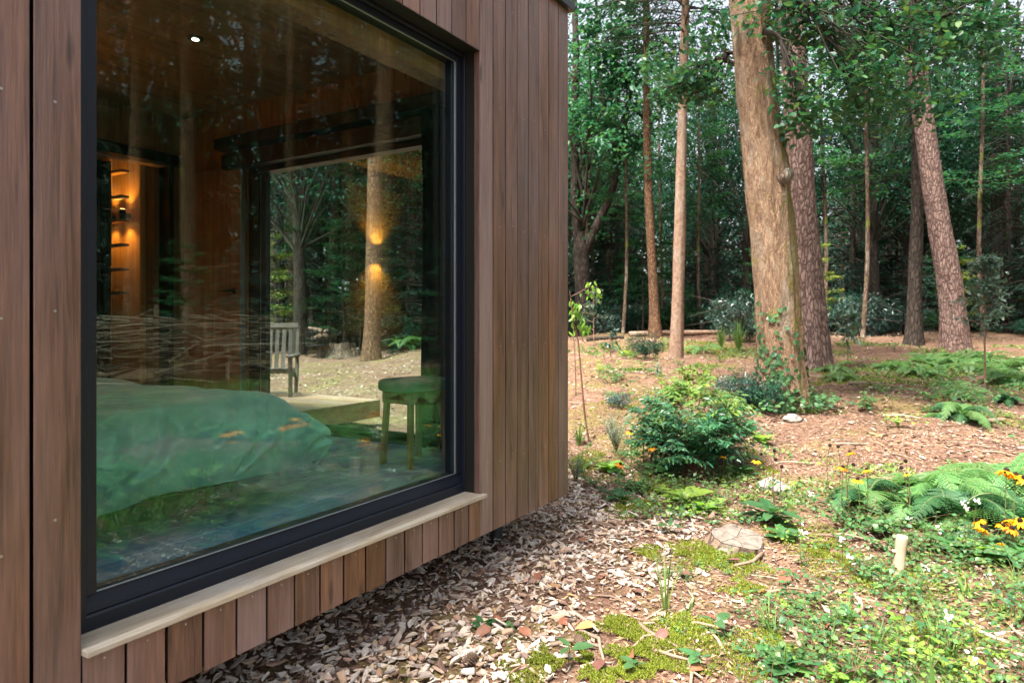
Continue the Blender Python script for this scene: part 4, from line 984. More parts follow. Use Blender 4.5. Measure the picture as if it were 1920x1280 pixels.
def scatter(name, variants, F, idx, mat, parent, kind, x, y, z, Rm, sc, vi):
    V = np.einsum('nij,nkj->nki', Rm[idx], np.array(variants)[vi[idx]] * sc[idx][:, None, None]) + np.stack([x[idx], y[idx], z[idx]], -1)[:, None, :]
    k = V.shape[1]; FF = (np.arange(len(idx))[:, None, None] * k + F[None]).reshape(-1, F.shape[1])
    mb = MB(); mb.add(V.reshape(-1, 3), FF); return link(name, mb.mesh(name, mat), parent, kind)
scatter('loose_chips', CV, BOXF, rest, M['chip'], path, 'stuff', x, y, z, Rm, sc, vi)
# crumbly litter on the whole clearing: small flakes of bark, leaf and wood
def flakes(name, n, t0, t1, s0, s1, mat, W=.5, pw=1.0, px0=-150, px1=2070, flat=.30, ymax=2.3):
    px = q.uniform(px0, px1, n); t = t0 + (t1 - t0) * q.random(n) ** pw; s = (px - 960) / 1280
    x, y = t * (CX + s * CY), t * (CY - s * CX)
    k = ((y < ymax) | (x > FX + .1)) & (q.random(n) > .25 * chip_zone(x, y)); x, y = x[k], y[k]; n = len(x)
    z = ground_z(x, y) + .018 * fbm(x * 4, y * 4, seed=11, octs=3) * (1 - sstep(6, 13, np.hypot(x - 2, y))) + .004 + q.random(n) * .012
    d = rand_dirs(n, q); d[:, 2] *= .18; L = q.uniform(s0, s1, n)
    mb = MB(); mb.leaves(np.stack([x, y, z], 1) - d * L[:, None] * .5, d, rand_dirs(n, q) * flat + np.array([0, 0, 1.]), L, L * W * q.uniform(.5, 1.2, n), 0, .12)
    return link(name, mb.mesh(name, mat), GROUND, 'stuff')
flakes('litter', 42000, 1.9, 7.5, .012, .042, M['litter'], .45, .8)
flakes('litter', 42000, 6.5, 24, .03, .085, M['litter'], .5, .7)
def ground_cover():
    px = q.uniform(1060, 1990, 9000); t = 2.4 + 15 * q.random(9000) ** 1.1; s = (px - 960) / 1280; x, y = t * (CX + s * CY), t * (CY - s * CX); k = (fbm(x * 1.1, y * 1.1, seed=44) + .25 * vnoise(x * 6, y * 6, seed=45) > .40 + .25 * (t < 5)) & (chip_zone(x, y) < .25) & ((y < 1.6) | (x > FX + .2)); x, y, t = x[k], y[k], t[k]
    n = 5; X, Y = np.repeat(x, n) + q.normal(size=len(x) * n) * .035, np.repeat(y, n) + q.normal(size=len(x) * n) * .035; T = np.repeat(t, n); m = len(X)
    d = rand_dirs(m, q); d[:, 2] = np.abs(d[:, 2]) * .7 + .1; L = q.uniform(.018, .04, m) * (.8 + T / 11)
    mb = MB(); mb.leaves(np.stack([X, Y, ground_z(X, Y) + .012 + .02 * q.random(m)], 1), d, rand_dirs(m, q) * .4 + np.array([0, 0, 1.]), L, L * .6, 0, .12)
    o = link('ground_cover', mb.mesh('ground_cover', M['ground_leaf']), None, 'stuff'); o['label'] = 'tiny green seedlings and moss sprigs over the litter'
M['ground_leaf'] = leaf_mat('ground cover leaves', [(.05, .13, .04), (.13, .19, .035), (.09, .17, .045), (.19, .22, .04), (.045, .11, .05)], .5, .3, .3)
ground_cover()
flakes('needle_litter', 16000, 1.9, 8.0, .03, .075, M['litter'], .07, .8, flat=.3)
# litter on the ground that only the window mirrors
def mirror_flakes():
    n = 14000; x = q.uniform(1, 16, n); y = q.uniform(-9, .5, n); z = ground_z(x, y) + .012; d = rand_dirs(n, q); d[:, 2] *= .2
    mb = MB(); L = q.uniform(.03, .08, n); mb.leaves(np.stack([x, y, z], 1), d, rand_dirs(n, q) * .3 + np.array([0, 0, 1.]), L, L * .5, 0, .1); link('litter', mb.mesh('litter', M['litter']), GROUND, 'stuff')
mirror_flakes()
# sticks
SV = []
for k in range(6):
    mb = MB(); L = q.uniform(.14, .34); s = np.linspace(-.5, .5, 6); P = np.stack([s * L, .02 * np.sin(s * 5 + k) + .004 * q.normal(size=6), .006 * np.cos(s * 6)], 1)
    mb.tube(P, np.linspace(.0075, .0035, 6) * q.uniform(.7, 1.3), 6)
    if k % 2: mb.tube([P[2], P[2] + np.array([.03, .035, .008])], [.004, .002], 5)
    SV.append(mb.mesh('dead_stick', M['stick'], True))
def stick(px, py, sc=1.0, rz=None, parent=GROUND):
    p = on_ground(px, py); o = link('dead_stick', SV[q.integers(6)], parent); o.location = (p.x, p.y, p.z + .012); o.rotation_euler = (q.normal() * .1, q.normal() * .06, q.uniform(0, 6.28) if rz is None else rz); o.scale = (sc,) * 3
for px, py in ((1150, 1130), (1075, 1165), (1390, 1060), (1320, 1185), (1215, 1185), (1560, 1010), (1760, 1110), (1690, 860), (1610, 835), (1780, 800), (1560, 770), (1640, 725), (1700, 720), (1480, 870), (1530, 905), (1360, 1215),
               (1010, 1200), (1260, 1235), (1590, 880), (1800, 1165), (1740, 1240), (1240, 985), (1300, 940), (1120, 985), (1610, 1130), (1495, 1190), (1850, 1230), (1450, 800), (1660, 800), (1720, 875)): stick(px, py, q.uniform(.8, 1.7))
for k in range(110):
    px = q.uniform(1080, 1920); py = 690 + 590 * q.random() ** 1.6; stick(px, py, q.uniform(.6, 1.5))
# fallen leaves one can pick out
LV = []
for k in range(4):
    mb = MB(); d = np.array([[1., 0, .05]]); mb.leaves(np.array([[-.04, 0, .006]]), d, np.array([[0, .1 * k, 1.]]), q.uniform(.075, .11), q.uniform(.035, .055), 0, .35, 8, .12); LV.append(mb.mesh('fallen_leaf', M['deadleaf'], True))
for px, py in ((1058, 1175), (1100, 1185), (1125, 1262), (1185, 1243), (1308, 1265), (1210, 1085), (1195, 1120), (985, 1195), (1090, 1020), (1330, 1165), (1375, 1060), (1240, 1205), (905, 1195), (1040, 1110), (930, 1170), (1440, 930), (1660, 1160), (1850, 1110), (1430, 1120), (1550, 1180),
               (1130, 1090), (870, 1215), (1010, 1090), (1175, 1050), (1285, 1085), (1470, 1090), (1620, 1240), (1360, 905), (1540, 950), (1190, 905)):
    p = on_ground(px, py); o = link('fallen_leaf', LV[q.integers(4)], GROUND); o.location = (p.x, p.y, p.z + .018); o.rotation_euler = (q.normal() * .3, q.normal() * .3, q.uniform(0, 6.28)); o.scale = (q.uniform(.7, 1.25),) * 3
# moss cushions
def moss():
    mb = MB(); c = []
    for px, py, rad, n in ((1220, 1225, .30, 2600), (1130, 1250, .22, 1700), (1290, 1185, .16, 800), (1120, 1215, .18, 1100), (1380, 1045, .26, 1500), (1300, 1045, .20, 900), (1160, 1180, .12, 500), (1440, 1235, .22, 1300), (1010, 1250, .16, 700), (1395, 1110, .14, 500), (1560, 1050, .25, 900),
                           (1210, 1040, .12, 300), (1190, 955, .3, 700), (1310, 955, .25, 600), (1110, 870, .5, 900), (1230, 745, .6, 500), (1420, 880, .4, 400), (1690, 985, .3, 700), (1500, 1010, .3, 700), (1255, 920, .3, 600), (1660, 1090, .3, 800), (1770, 1200, .3, 800), (1350, 655, 1.6, 1500), (1140, 760, .6, 500), (1580, 715, .9, 700), (1490, 765, .5, 700)):
        n = int(n * 2.6); p = on_ground(px, py); a = q.uniform(0, 6.28, n); rr = rad * np.sqrt(q.random(n)) * (.7 + .5 * vnoise(np.cos(a) * 2, np.sin(a) * 2, px)); x = p.x + rr * np.cos(a) * 1.3; y = p.y + rr * np.sin(a)
        k = vnoise(x * 9, y * 9, seed=14) > -.35; x, y, rr = x[k], y[k], rr[k]; m = len(x); far = .8 + depth_of(p) / 6
        z = ground_z(x, y) + .012 * fbm(x * 4, y * 4, seed=11, octs=3) + .018 * (1 - (rr / rad / 1.3) ** 2)
        d = rand_dirs(m, q); d[:, 2] = np.abs(d[:, 2]) + .5; mb.leaves(np.stack([x, y, z], 1), d, rand_dirs(m, q), q.uniform(.006, .013, m) * far, .005 * far, 0, .1)
    o = link('moss', mb.mesh('moss', M['moss']), None, 'stuff'); o['label'] = 'yellow green moss cushions on the forest floor'
moss()

# ================================================================== plants
def place(root, px, py, rz=None, s=1.0, sink=.0):
    p = on_ground(px, py); root.location = (p.x, p.y, p.z - sink); root.rotation_euler = (0, 0, q.uniform(0, 6.28) if rz is None else rz); root.scale = (s,) * 3; return root
# ---- ferns: each frond a part
def frond_mesh(mat, L=.75, W=.2, pairs=24, fine=7, seed=0, lift=.75):
    qq = np.random.default_rng(seed); mb = MB(); u = np.linspace(0, 1, 30)
    P = np.stack([L * (.88 * u), .03 * np.sin(u * 3 + seed) * u, L * (lift * u - (lift + .12) * u ** 2.1)], 1); mb.tube(P, np.linspace(.005, .0012, 30), 4, 1, False)
    pos, dr, up, LL, WW = [], [], [], [], []
    for k in range(pairs):
        t = .14 + .86 * k / pairs; c = np.array([np.interp(t, u, P[:, i]) for i in range(3)]); tan = np.array([np.interp(min(1, t + .03), u, P[:, i]) for i in range(3)]) - c; tan /= np.linalg.norm(tan) + 1e-9
        ln = W * (np.sin(np.pi * min(1, .12 + .88 * t) ** .8) ** .9 + .05) * qq.uniform(.85, 1.1)
        for s in (-1, 1):
            sd = np.array([0, s, 0.]); d = sd * .92 + tan * .42 + np.array([0, 0, -.12 + qq.normal() * .08]); d /= np.linalg.norm(d); nn = np.cross(tan, sd) * s; nn = nn * np.sign(nn[2] + 1e-6)
            if fine:
                for j in range(fine):
                    v = (j + .4) / fine; pc = c + d * ln * v + np.array([0, 0, -.18 * ln * v * v]); w = .30 * ln * (1 - v) ** .8 * .55 + .004
                    for s2 in (-1, 1):
                        e = np.cross(nn, d) * s2; pos.append(pc); dr.append(e * .8 + d * .6); up.append(nn); LL.append(w * 1.25); WW.append(ln / fine * 1.15)
            else:
                pos.append(c); dr.append(d); up.append(nn); LL.append(ln); WW.append(L / pairs * 1.0)
    mb.leaves(np.array(pos), np.array(dr), np.array(up), np.array(LL), np.array(WW), 0, .08)
    return mb.mesh('frond', [M[mat], M['stem']])
FR = {m: [frond_mesh(m, .75, .17, 26, 7, s, l) for s, l in ((1, .7), (2, .95), (3, .5))] for m in ('fern', 'fern_dark')}
FRF = [frond_mesh('fern', .75, .2, 18, 0, s, .7) for s in (5, 6)]
def fern(label, px, py, s, n, mats=('fern',), group=None, far=False, rz=0, spread=(0, 6.28)):
    t = thing('fern', label, 'fern', group=group); place(t, px, py, rz, s, .02)
    for k in range(n):
        me = FRF[k % 2] if far else FR[mats[k % len(mats)]][k % 3]
        o = link('frond', me, t); a = spread[0] + (spread[1] - spread[0]) * (k + q.uniform(-.3, .3)) / n; o.rotation_euler = (q.normal() * .18, q.uniform(-.50, .08), a); o.scale = (q.uniform(.6, 1.15), q.uniform(.7, 1.1), q.uniform(1.0, 1.5))
    return t
fern('large pale green fern spreading behind the white flowers', 1760, 940, .8, 24, ('fern',))
fern('dark green fern at the foot of the large pale fern', 1785, 985, .8, 16, ('fern_dark', 'fern_dark', 'fern'))
fern('light green fern at the right edge behind the orange flowers', 1890, 920, .85, 22, ('fern',))
fern('deep green fern at the right edge below the orange flowers', 1905, 985, .8, 11, ('fern_dark',))
fern('greyish small fern left of the large pale fern', 1625, 950, .7, 13, ('fern_dark', 'fern'))
fern('small upright fern in front of the large pale fern', 1700, 985, .55, 8, ('fern',))
fern('bright fern in the open clearing, upper of two', 1800, 748, .72, 14, ('fern',), far=True)
fern('bright fern in the open clearing, lower of two', 1790, 785, .75, 15, ('fern_dark', 'fern'))
fern('bluish fern below the grey holly sapling', 1890, 755, .5, 10, ('fern_dark',))
for px, py, s in ((1690, 690, 1.0), (1720, 705, 1.1), (1752, 695, 1.2), (1785, 690, 1.2), (1815, 700, 1.2), (1850, 695, 1.2), (1885, 700, 1.3), (1912, 690, 1.3), (1880, 715, 1.1), (1735, 680, 1.2), (1800, 678, 1.2), (1845, 680, 1.2), (1660, 695, .9), (1905, 725, 1.1)):
    fern('low fern in the green bed under the leaning reddish pine', px, py, s * .68, 12, group='ferns under the leaning pine', far=True)
for px, py, s in ((1565, 700, 1.0), (1575, 715, .8)): fern('small fern %s at the foot of the straight pink pine' % ('behind' if py == 700 else 'in front'), px, py, s * .75, 8, far=True)
fern('silvery spreading frond plant just right of the slim pale spruce', 1315, 662, .9, 6, far=True)
for px, py, s in ((762, 655, 1.35), (785, 650, 1.3), (740, 652, 1.1)): fern('bright fern seen through the glass right of the thick brown trunk', px, py, s, 11, group='ferns seen through the glass', far=True)
for px, py, s in ((545, 640, 1.0), (575, 636, 1.0), (610, 632, 1.2)): fern('low fern behind the garden chair and fire basket', px, py, s * .8, 8, group='ferns behind the garden chair', far=True)
# ---- nandina bush in the middle
def nandina():
    qq = np.random.default_rng(61); t = thing('nandina_bush', 'dense green bush with young yellow shoots in the middle of the clearing', 'bush'); place(t, 1296, 882, 0, .9, .02)
    mb, nb, sb = MB(), MB(), MB(); old, new = [], []
    for k in range(175):
        a = qq.uniform(0, 6.28); ln = qq.uniform(.35, 1.0); h = qq.uniform(.22, .72); bx, by = .12 * np.cos(a * 3), .12 * np.sin(a * 3); e = np.array([bx + np.cos(a) * .56 * ln ** .7 * (1.15 - h * .5), by + np.sin(a) * .56 * ln ** .7 * (1.15 - h * .5), h])
        Q = catmull([np.array([bx, by, 0]), np.array([bx + np.cos(a) * .08, by + np.sin(a) * .08, h * .6]), e], 10); sb.tube(Q, np.linspace(.006, .002, 10), 5, 0, False)
        for j in range(5):
            b = Q[qq.integers(4, 10)]; aa = a + qq.normal() * .9; dv = np.array([np.cos(aa), np.sin(aa), .25 + .3 * qq.normal()]); L = qq.uniform(.14, .26)
            (new if (h > .55 and qq.random() < .15) or (h > .62 and e[0] * CY - e[1] * CX > .2) else old).append((b, dv, L))
            sb.tube([b, b + dv * L], [.002, .001], 3, 0, False)
    for k in range(9):       # young yellow shoots reaching up behind
        a = qq.uniform(-.6, 1.5); b = np.array([.15 * np.cos(a), .15 * np.sin(a), .55]); e = b + np.array([CX * .18 + CY * qq.uniform(-.25, .32), CY * .18 - CX * qq.uniform(-.25, .32), qq.uniform(.18, .42)])
        sb.tube([b, (b + e) / 2, e], [.004, .003, .002], 4, 0, False)
        for j in range(8): dv = rand_dirs(1, qq)[0] * np.array([1, 1, .4]) + np.array([0, 0, .25]); new.append((b + (e - b) * qq.uniform(.3, 1), dv, qq.uniform(.10, .18)))
    for lst, B in ((old, mb), (new, nb)):
        pos, dr, up, LL = [], [], [], []
        for b, dv, L in lst:
            for m in range(11):
                v = .15 + .85 * m / 11; s = (-1) ** m; sd = np.cross(dv, [0, 0, 1.]); sd /= np.linalg.norm(sd) + 1e-9
                pos.append(b + dv * L * v + qq.normal(size=3) * .012); dr.append(dv * .8 + sd * s * .9 + np.array([0, 0, -.35])); up.append(np.array([0, 0, 1.]) + qq.normal(size=3) * .35); LL.append(qq.uniform(.05, .085))
        LL = np.array(LL); B.leaves(np.array(pos), np.array(dr), np.array(up), LL, LL * .30, 0, .15, 8, .15)
    link('foliage', mb.mesh('foliage', M['leaf_nandina']), t); link('young_foliage', nb.mesh('young_foliage', M['leaf_nand_new']), t); link('stems', sb.mesh('stems', M['stem_red']), t)
nandina()
def small_bush(label, px, py, s, kind, cat='shrub', name='shrub'):
    t = thing(name, label, cat); place(t, px, py, None, s, .02); link('foliage', BUSH[kind][0], t); link('stems', BUSH[kind][1], t); return t
small_bush('dark bluish shrub between the green bush and the orange oak', 1393, 758, .27, 'rhodo')
small_bush('small dark shrub left of the foot of the slim pale spruce', 1209, 670, .34, 'holly')
small_bush('tiny dark shrub on bare litter near the cabin corner', 1161, 762, .13, 'rhodo')
small_bush('dark shrub at the foot of the orange oak, on its left', 1425, 765, .30, 'holly')
small_bush('round dark shrub far back beside the pine with reeds', 1400, 640, .9, 'rhodo')
# ---- generic leafy plants
def whorl_plant(name, mat, n, L, W, H, tilt, seed, stem=.003, kind=8, layers=1):
    qq = np.random.default_rng(seed); mb = MB(); pos, d, up, LL, WW = [], [], [], [], []
    for l in range(layers):
        z = H * (l + 1) / layers
        for k in range(n):
            a = k * 6.283 / n + l * .8 + qq.normal() * .25; v = np.array([np.cos(a), np.sin(a), tilt + qq.normal() * .2]); pos.append([.006 * np.cos(a), .006 * np.sin(a), z * qq.uniform(.85, 1)]); d.append(v); up.append(np.array([0, 0, 1.]) + qq.normal(size=3) * .2); f = qq.uniform(.7, 1.2); LL.append(L * f); WW.append(W * f)
    mb.leaves(np.array(pos), np.array(d), np.array(up), np.array(LL), np.array(WW), 0, .12, kind, .25)
    if H > .02: mb.tube([(0, 0, -.02), (.004, .002, H * .5), (0, 0, H)], [stem, stem * .8, stem * .5], 5, 1, False)
    return mb.mesh(name, [M[mat], M['stem']])
def creeper_mesh(seed, mat='weed', n=6, L=.028, H=.15):
    qq = np.random.default_rng(seed); mb = MB(); pos, d, up, LL = [], [], [], []
    for k in range(n):
        a = qq.uniform(0, 6.28); ln = qq.uniform(.10, .30); h = qq.uniform(.4, 1.2) * H; s = np.linspace(0, 1, 7); P = np.stack([np.cos(a) * ln * s + .02 * np.sin(s * 6 + k), np.sin(a) * ln * s, h * s ** .8 * (1.1 - .3 * s)], 1); mb.tube(P, np.linspace(.0014, .0007, 7), 4, 1, False)
        for j in range(1, 7):
            for sgn in (-1, 1):
                if qq.random() < .15: continue
                pos.append(P[j]); d.append(np.array([np.cos(a + sgn * 1.3), np.sin(a + sgn * 1.3), qq.normal() * .3])); up.append(np.array([0, 0, 1.]) + qq.normal(size=3) * .35); LL.append(L * qq.uniform(.55, 1.25) * (1.15 - .4 * j / 7))
    LL = np.array(LL); mb.leaves(np.array(pos), np.array(d), np.array(up), LL, LL * .78, 0, .10, 8, .15)
    return mb.mesh('weed', [M[mat], M['stem_red']])
CR = [creeper_mesh(s, m) for s, m in ((1, 'weed'), (2, 'weed'), (3, 'weed'), (4, 'weed'), (5, 'lime'), (6, 'weed'))]
def crop(px, py): return 'under' if py > 1180 else 'beside'
def weed_bed(n, px0, px1, py0, py1, label, grp, pw=1.0, s0=.7, s1=1.35):
    for k in range(n):
        px, py = q.uniform(px0, px1), py0 + (py1 - py0) * q.random() ** pw
        o = tag(link('weed', CR[q.integers(6)]), label, 'weed', grp); place(o, px, py, None, q.uniform(s0, s1), .0)
weed_bed(44, 1500, 1960, 1060, 1330, 'low creeping weed with round leaves in the lower right corner', 'creeping weeds in the lower right corner')
weed_bed(16, 1400, 1560, 1120, 1330, 'low creeping weed between the mossy ground and the weed bed', 'creeping weeds left of the weed bed', 1, .5, 1.0)
weed_bed(22, 1740, 1930, 1000, 1070, 'low weed in front of the dark ferns and orange flowers', 'weeds below the ferns', 1, .8, 1.3)
weed_bed(20, 1530, 1720, 940, 1060, 'low weed around the orange flowers left of the ferns', 'weeds left of the ferns', 1, .8, 1.4)
weed_bed(20, 1075, 1250, 830, 960, 'low weed between cabin corner and green bush', 'weeds by the cabin corner', 1, .8, 1.4)
weed_bed(24, 1180, 1480, 890, 990, 'low weed in front of the green bush', 'weeds in front of the green bush', 1, .8, 1.3)
weed_bed(20, 1090, 1420, 650, 760, 'small weed on the far litter between spruce and bush', 'small weeds on the far litter', 1, 1.2, 2.2)
weed_bed(24, 1540, 1920, 650, 800, 'small weed on the far litter right of the oak', 'small weeds right of the oak', 1, 1.2, 2.4)
weed_bed(14, 1250, 1420, 1040, 1200, 'tiny weed on the mossy litter before the sawn stump', 'tiny weeds before the stump', 1, .3, .6)
RS = {'rosette': whorl_plant('leafy_weed', 'lime', 9, .16, .075, .05, .55, 71, layers=2), 'broad': whorl_plant('leafy_weed', 'weed', 7, .17, .085, .06, .5, 72, layers=2), 'blue': whorl_plant('leafy_weed', 'fern_dark', 8, .17, .08, .08, .45, 73, layers=2),
      'sprout': whorl_plant('seedling', 'weed', 3, .10, .05, .07, .35, 74), 'pair': whorl_plant('seedling', 'weed', 4, .07, .04, .05, .3, 75)}
for kind, px, py, s, lab in (('rosette', 1285, 950, 1.25, 'bright lime leafy weed in front of the green bush'), ('rosette', 1320, 962, .9, 'smaller lime weed right beside the bright lime one'), ('blue', 1447, 985, 1.15, 'broad blue green leafy weed behind the sawn stump'),
                             ('broad', 1470, 1015, .7, 'light green weed touching the sawn stump on its right'), ('blue', 1160, 945, .75, 'dark leafy weed between cabin corner and lime weed'), ('rosette', 1145, 885, .9, 'lime leafy weed left of the orange flower by the cabin corner'), ('broad', 1240, 893, 1.0, 'broad leaved weed under the left side of the green bush'), ('broad', 1390, 890, .8, 'broad leaved weed under the right side of the green bush'),
                             ('sprout', 1342, 1195, 1.15, 'three leaved seedling on bare litter'), ('pair', 1310, 1250, 1.0, 'small bright seedling beside a fallen brown leaf'), ('sprout', 1068, 1245, 1.1, 'green two leaved seedling on moss by the path'), ('pair', 1190, 1262, .8, 'tiny seedling at the bottom edge on moss'), ('broad', 1470, 1262, .7, 'pale leafy weed at the bottom edge'), ('pair', 1255, 1000, 1.3, 'low green weed on the chips left of the stump'),
                             ('broad', 1790, 1040, .9, 'lime leafy weed right of the cut stick'), ('rosette', 1835, 1050, .95, 'lime leafy weed under the orange flowers'), ('broad', 1890, 1060, 1.0, 'leafy weed at the right edge under the orange flowers'), ('broad', 1655, 1000, .8, 'yellow green leafy weed left of the dark fern'), ('rosette', 1240, 925, .5, 'little lime weed left of the bright lime weed'),
                             ('rosette', 1210, 830, .6, 'yellowish leafy weed left of the green bush'), ('broad', 1395, 815, 1.0, 'leafy weed right of the green bush, upper one'), ('rosette', 1430, 830, .9, 'leafy weed right of the green bush, lower one'), ('blue', 905, 1180, .35, 'single dark green seedling on the wood chips'), ('pair', 955, 1180, .5, 'small clover on the wood chips')):
    o = tag(link('leafy_weed' if kind not in ('sprout', 'pair') else 'seedling', RS[kind]), lab, 'weed' if kind not in ('sprout', 'pair') else 'seedling'); place(o, px, py, None, s, .01)
# ---- grasses and reeds
def tuft(seed, n, L, spread, w, mat='grass'):
    qq = np.random.default_rng(seed); mb = MB()
    for k in range(n):
        a = qq.uniform(0, 6.28); ln = L * qq.uniform(.45, 1.1); sp = spread * qq.uniform(.2, 1.2); u = np.linspace(0, 1, 6); P = np.stack([np.cos(a) * sp * ln * u ** 1.8 + .015 * np.cos(a), np.sin(a) * sp * ln * u ** 1.8 + .015 * np.sin(a), ln * (u - .35 * sp * u ** 2.2)], 1)
        sd = np.array([-np.sin(a), np.cos(a), 0]); ww = w * np.array([.7, 1, 1, .8, .5, .05])[:, None]; V = np.concatenate([P - sd * ww, P + sd * ww]); i = np.arange(5); mb.add(V, np.stack([i, i + 1, i + 7, i + 6], 1))
    return mb.mesh('grass_tuft', M[mat])
def grass(me, label, px, py, s, group=None):
    o = tag(link('grass_tuft', me), label, 'grass', group); place(o, px, py, None, s, .01); return o
TF = [tuft(1, 9, .34, .55, .0038), tuft(2, 34, .30, .45, .003), tuft(3, 60, 1.0, .5, .012), tuft(4, 26, .16, .8, .0022)]
grass(TF[0], 'tall thin grass tuft standing on the chip edge', 1248, 1150, 1.05); grass(TF[0], 'short grass tuft right of the tall one on the chip edge', 1290, 1150, .6)
grass(TF[1], 'yellow green grass clump against the cabin corner', 1085, 835, 1.1); grass(TF[1], 'lower grass clump against the cabin corner', 1092, 890, .8)
grass(TF[2], 'reed clump behind the left side of the orange oak', 1385, 662, .95); grass(TF[2], 'smaller reed clump left of the oak, nearer the spruce', 1352, 656, .7)
for k in range(16):
    px, py = q.uniform(1420, 1930), q.uniform(1090, 1310); grass(TF[3], 'fine short grass tuft among the creeping weeds', px, py, q.uniform(.6, 1.2), 'grass tufts among the creeping weeds')
for px, py in ((1470, 1240), (1560, 1250), (1600, 1275)): grass(TF[1], 'grey green wispy tuft at the bottom edge', px, py + 15, .5, 'wispy tufts at the bottom edge')
# ---- grey lavender
def lavender(label, px, py, s):
    qq = np.random.default_rng(int(px)); t = thing('lavender', label, 'plant'); place(t, px, py, 0, s); mb, sb = MB(), MB()
    for k in range(44):
        a = qq.uniform(0, 6.28); ln = qq.uniform(.22, .42); sp = qq.uniform(.1, .5); e = np.array([np.cos(a) * ln * sp, np.sin(a) * ln * sp, ln]); sb.tube([(0, 0, 0), e * .5 + np.array([0, 0, .02]), e], [.002, .0016, .001], 3, 0, False)
        n = 20; v = qq.uniform(.3, 1.05, n); aa = qq.uniform(0, 6.28, n); mb.leaves(e * v[:, None], np.stack([np.cos(aa), np.sin(aa), .8 + 0 * aa], 1), rand_dirs(n, qq), .03, .006, 0, .1)
    link('foliage', mb.mesh('foliage', M['silver']), t); link('stems', sb.mesh('stems', M['stem']), t)
lavender('grey lavender bush between cabin corner and green bush', 1155, 850, .95); lavender('low grey plant on the ground beside the cabin corner', 1080, 905, .6)
# ---- orange flowers (coneflowers)
def flower_parts():
    out = []
    for v in range(3):
        qq = np.random.default_rng(80 + v); pm_, cm_ = MB(), MB(); n = 12; a = np.arange(n) * 6.283 / n + qq.normal(size=n) * .1; d = np.stack([np.cos(a), np.sin(a), -.18 - .35 * qq.random(n)], 1)
        pm_.leaves(np.stack([np.cos(a) * .010, np.sin(a) * .010, 0 * a], 1), d, np.stack([.25 * np.cos(a), .25 * np.sin(a), 1 + 0 * a], 1), .036 * qq.uniform(.85, 1.1, n), .0145, 0, .12, 8, .25)
        hh = np.array([-.004, .004, .011, .016, .018]); cm_.tube([(0, 0, z) for z in hh], [.011, .0125, .011, .007, .001], 12)
        out.append((pm_.mesh('petals', M['petal']), cm_.mesh('cone', M['cone'], True)))
    return out
FP = flower_parts()
def coneflower(label, hx, hy, gy, s=1.0, petals=True, gx=None, lean=.0, red=False, group=None, leaves=5):
    g = on_ground(gx or hx, gy); t_d = depth_of(g); h = at(hx, hy, t_d); t = thing('coneflower', label, 'flower', g, 0, group); e = np.array(h - g); mb = MB(); m = e * .5 + np.array([q.normal() * .02, q.normal() * .02, .03])
    mb.tube(catmull([np.zeros(3) - np.array([0, 0, .02]), m, e], 8), np.linspace(.0035, .002, 8), 5, 1, False)
    if leaves:
        v = q.uniform(.05, .75, leaves); a = q.uniform(0, 6.28, leaves); mb.leaves(e * v[:, None], np.stack([np.cos(a), np.sin(a), .3 + 0 * a], 1), np.array([0, 0, 1.]) + q.normal(size=(leaves, 3)) * .2, q.uniform(.06, .12, leaves), q.uniform(.018, .035, leaves), 0, .12, 8, .3)
    link('stem', mb.mesh('stem', [M['weed'], M['stem_red'] if red else M['stem']]), t)
    k = q.integers(3); hd = link('flower_head', FP[k][1], t); hd.location = e; tow = q.normal() * .3
    hd.rotation_euler = (q.normal() * .25, q.normal() * .25, q.uniform(0, 6.28)); hd.scale = (s,) * 3
    if petals: link('petals', FP[k][0], hd)
    return t
for hx, hy, gy, s, lab in ((1183, 810, 880, 1.25, 'orange coneflower left of the green bush, leftmost of the upper three'), (1208, 808, 880, 1.25, 'orange coneflower left of the green bush, highest one'), (1206, 821, 885, 1.25, 'orange coneflower left of the green bush, just under the highest'), (1222, 839, 890, 1.1, 'orange coneflower touching the left side of the green bush'), (1197, 836, 885, .8, 'small half faded coneflower left of the green bush'),
                           (1278, 838, 897, 1.5, 'tall orange coneflower right in front of the green bush'), (1163, 870, 905, 1.1, 'low orange coneflower nearest the cabin corner'), (1418, 863, 905, 1.0, 'orange coneflower right of the green bush'), (1356, 855, 900, .8, 'fading coneflower under the right side of the green bush'),
                           (1580, 876, 985, 1.0, 'yellow coneflower left of the ferns, second from left'), (1594, 848, 975, .9, 'orange coneflower left of the ferns, highest one'), (1608, 899, 990, 1.05, 'yellow coneflower left of the ferns, lowest one'), (1625, 881, 985, .9, 'flat coneflower with dark centre left of the ferns'), (1700, 888, 990, .55, 'half bare coneflower on a brown stem before the large fern')):
    coneflower(lab, hx, hy, gy, s)
for hx, hy, gy, s, lab in ((1887, 884, 1035, 1.4, 'large yellow coneflower at the right edge, tallest of its cluster'), (1904, 891, 1035, 1.3, 'yellow coneflower at the right edge, middle of the top row'), (1920, 896, 1040, 1.3, 'yellow coneflower cut by the right edge'), (1833, 976, 1040, 1.15, 'orange coneflower left of the cluster, upper one'), (1842, 991, 1050, 1.2, 'orange coneflower left of the cluster, drooping lower one'),
                           (1886, 977, 1045, 1.15, 'dark orange coneflower in the middle of the cluster'), (1897, 991, 1055, 1.15, 'wide open yellow coneflower low in the cluster'), (1913, 976, 1050, 1.2, 'orange coneflower by the right edge above the weeds'), (1880, 985, 1050, .95, 'orange coneflower tucked under the dark orange one'), (1876, 1018, 1060, .6, 'tiny faded coneflower at the bottom of the cluster')):
    coneflower(lab, hx, hy, gy, s)
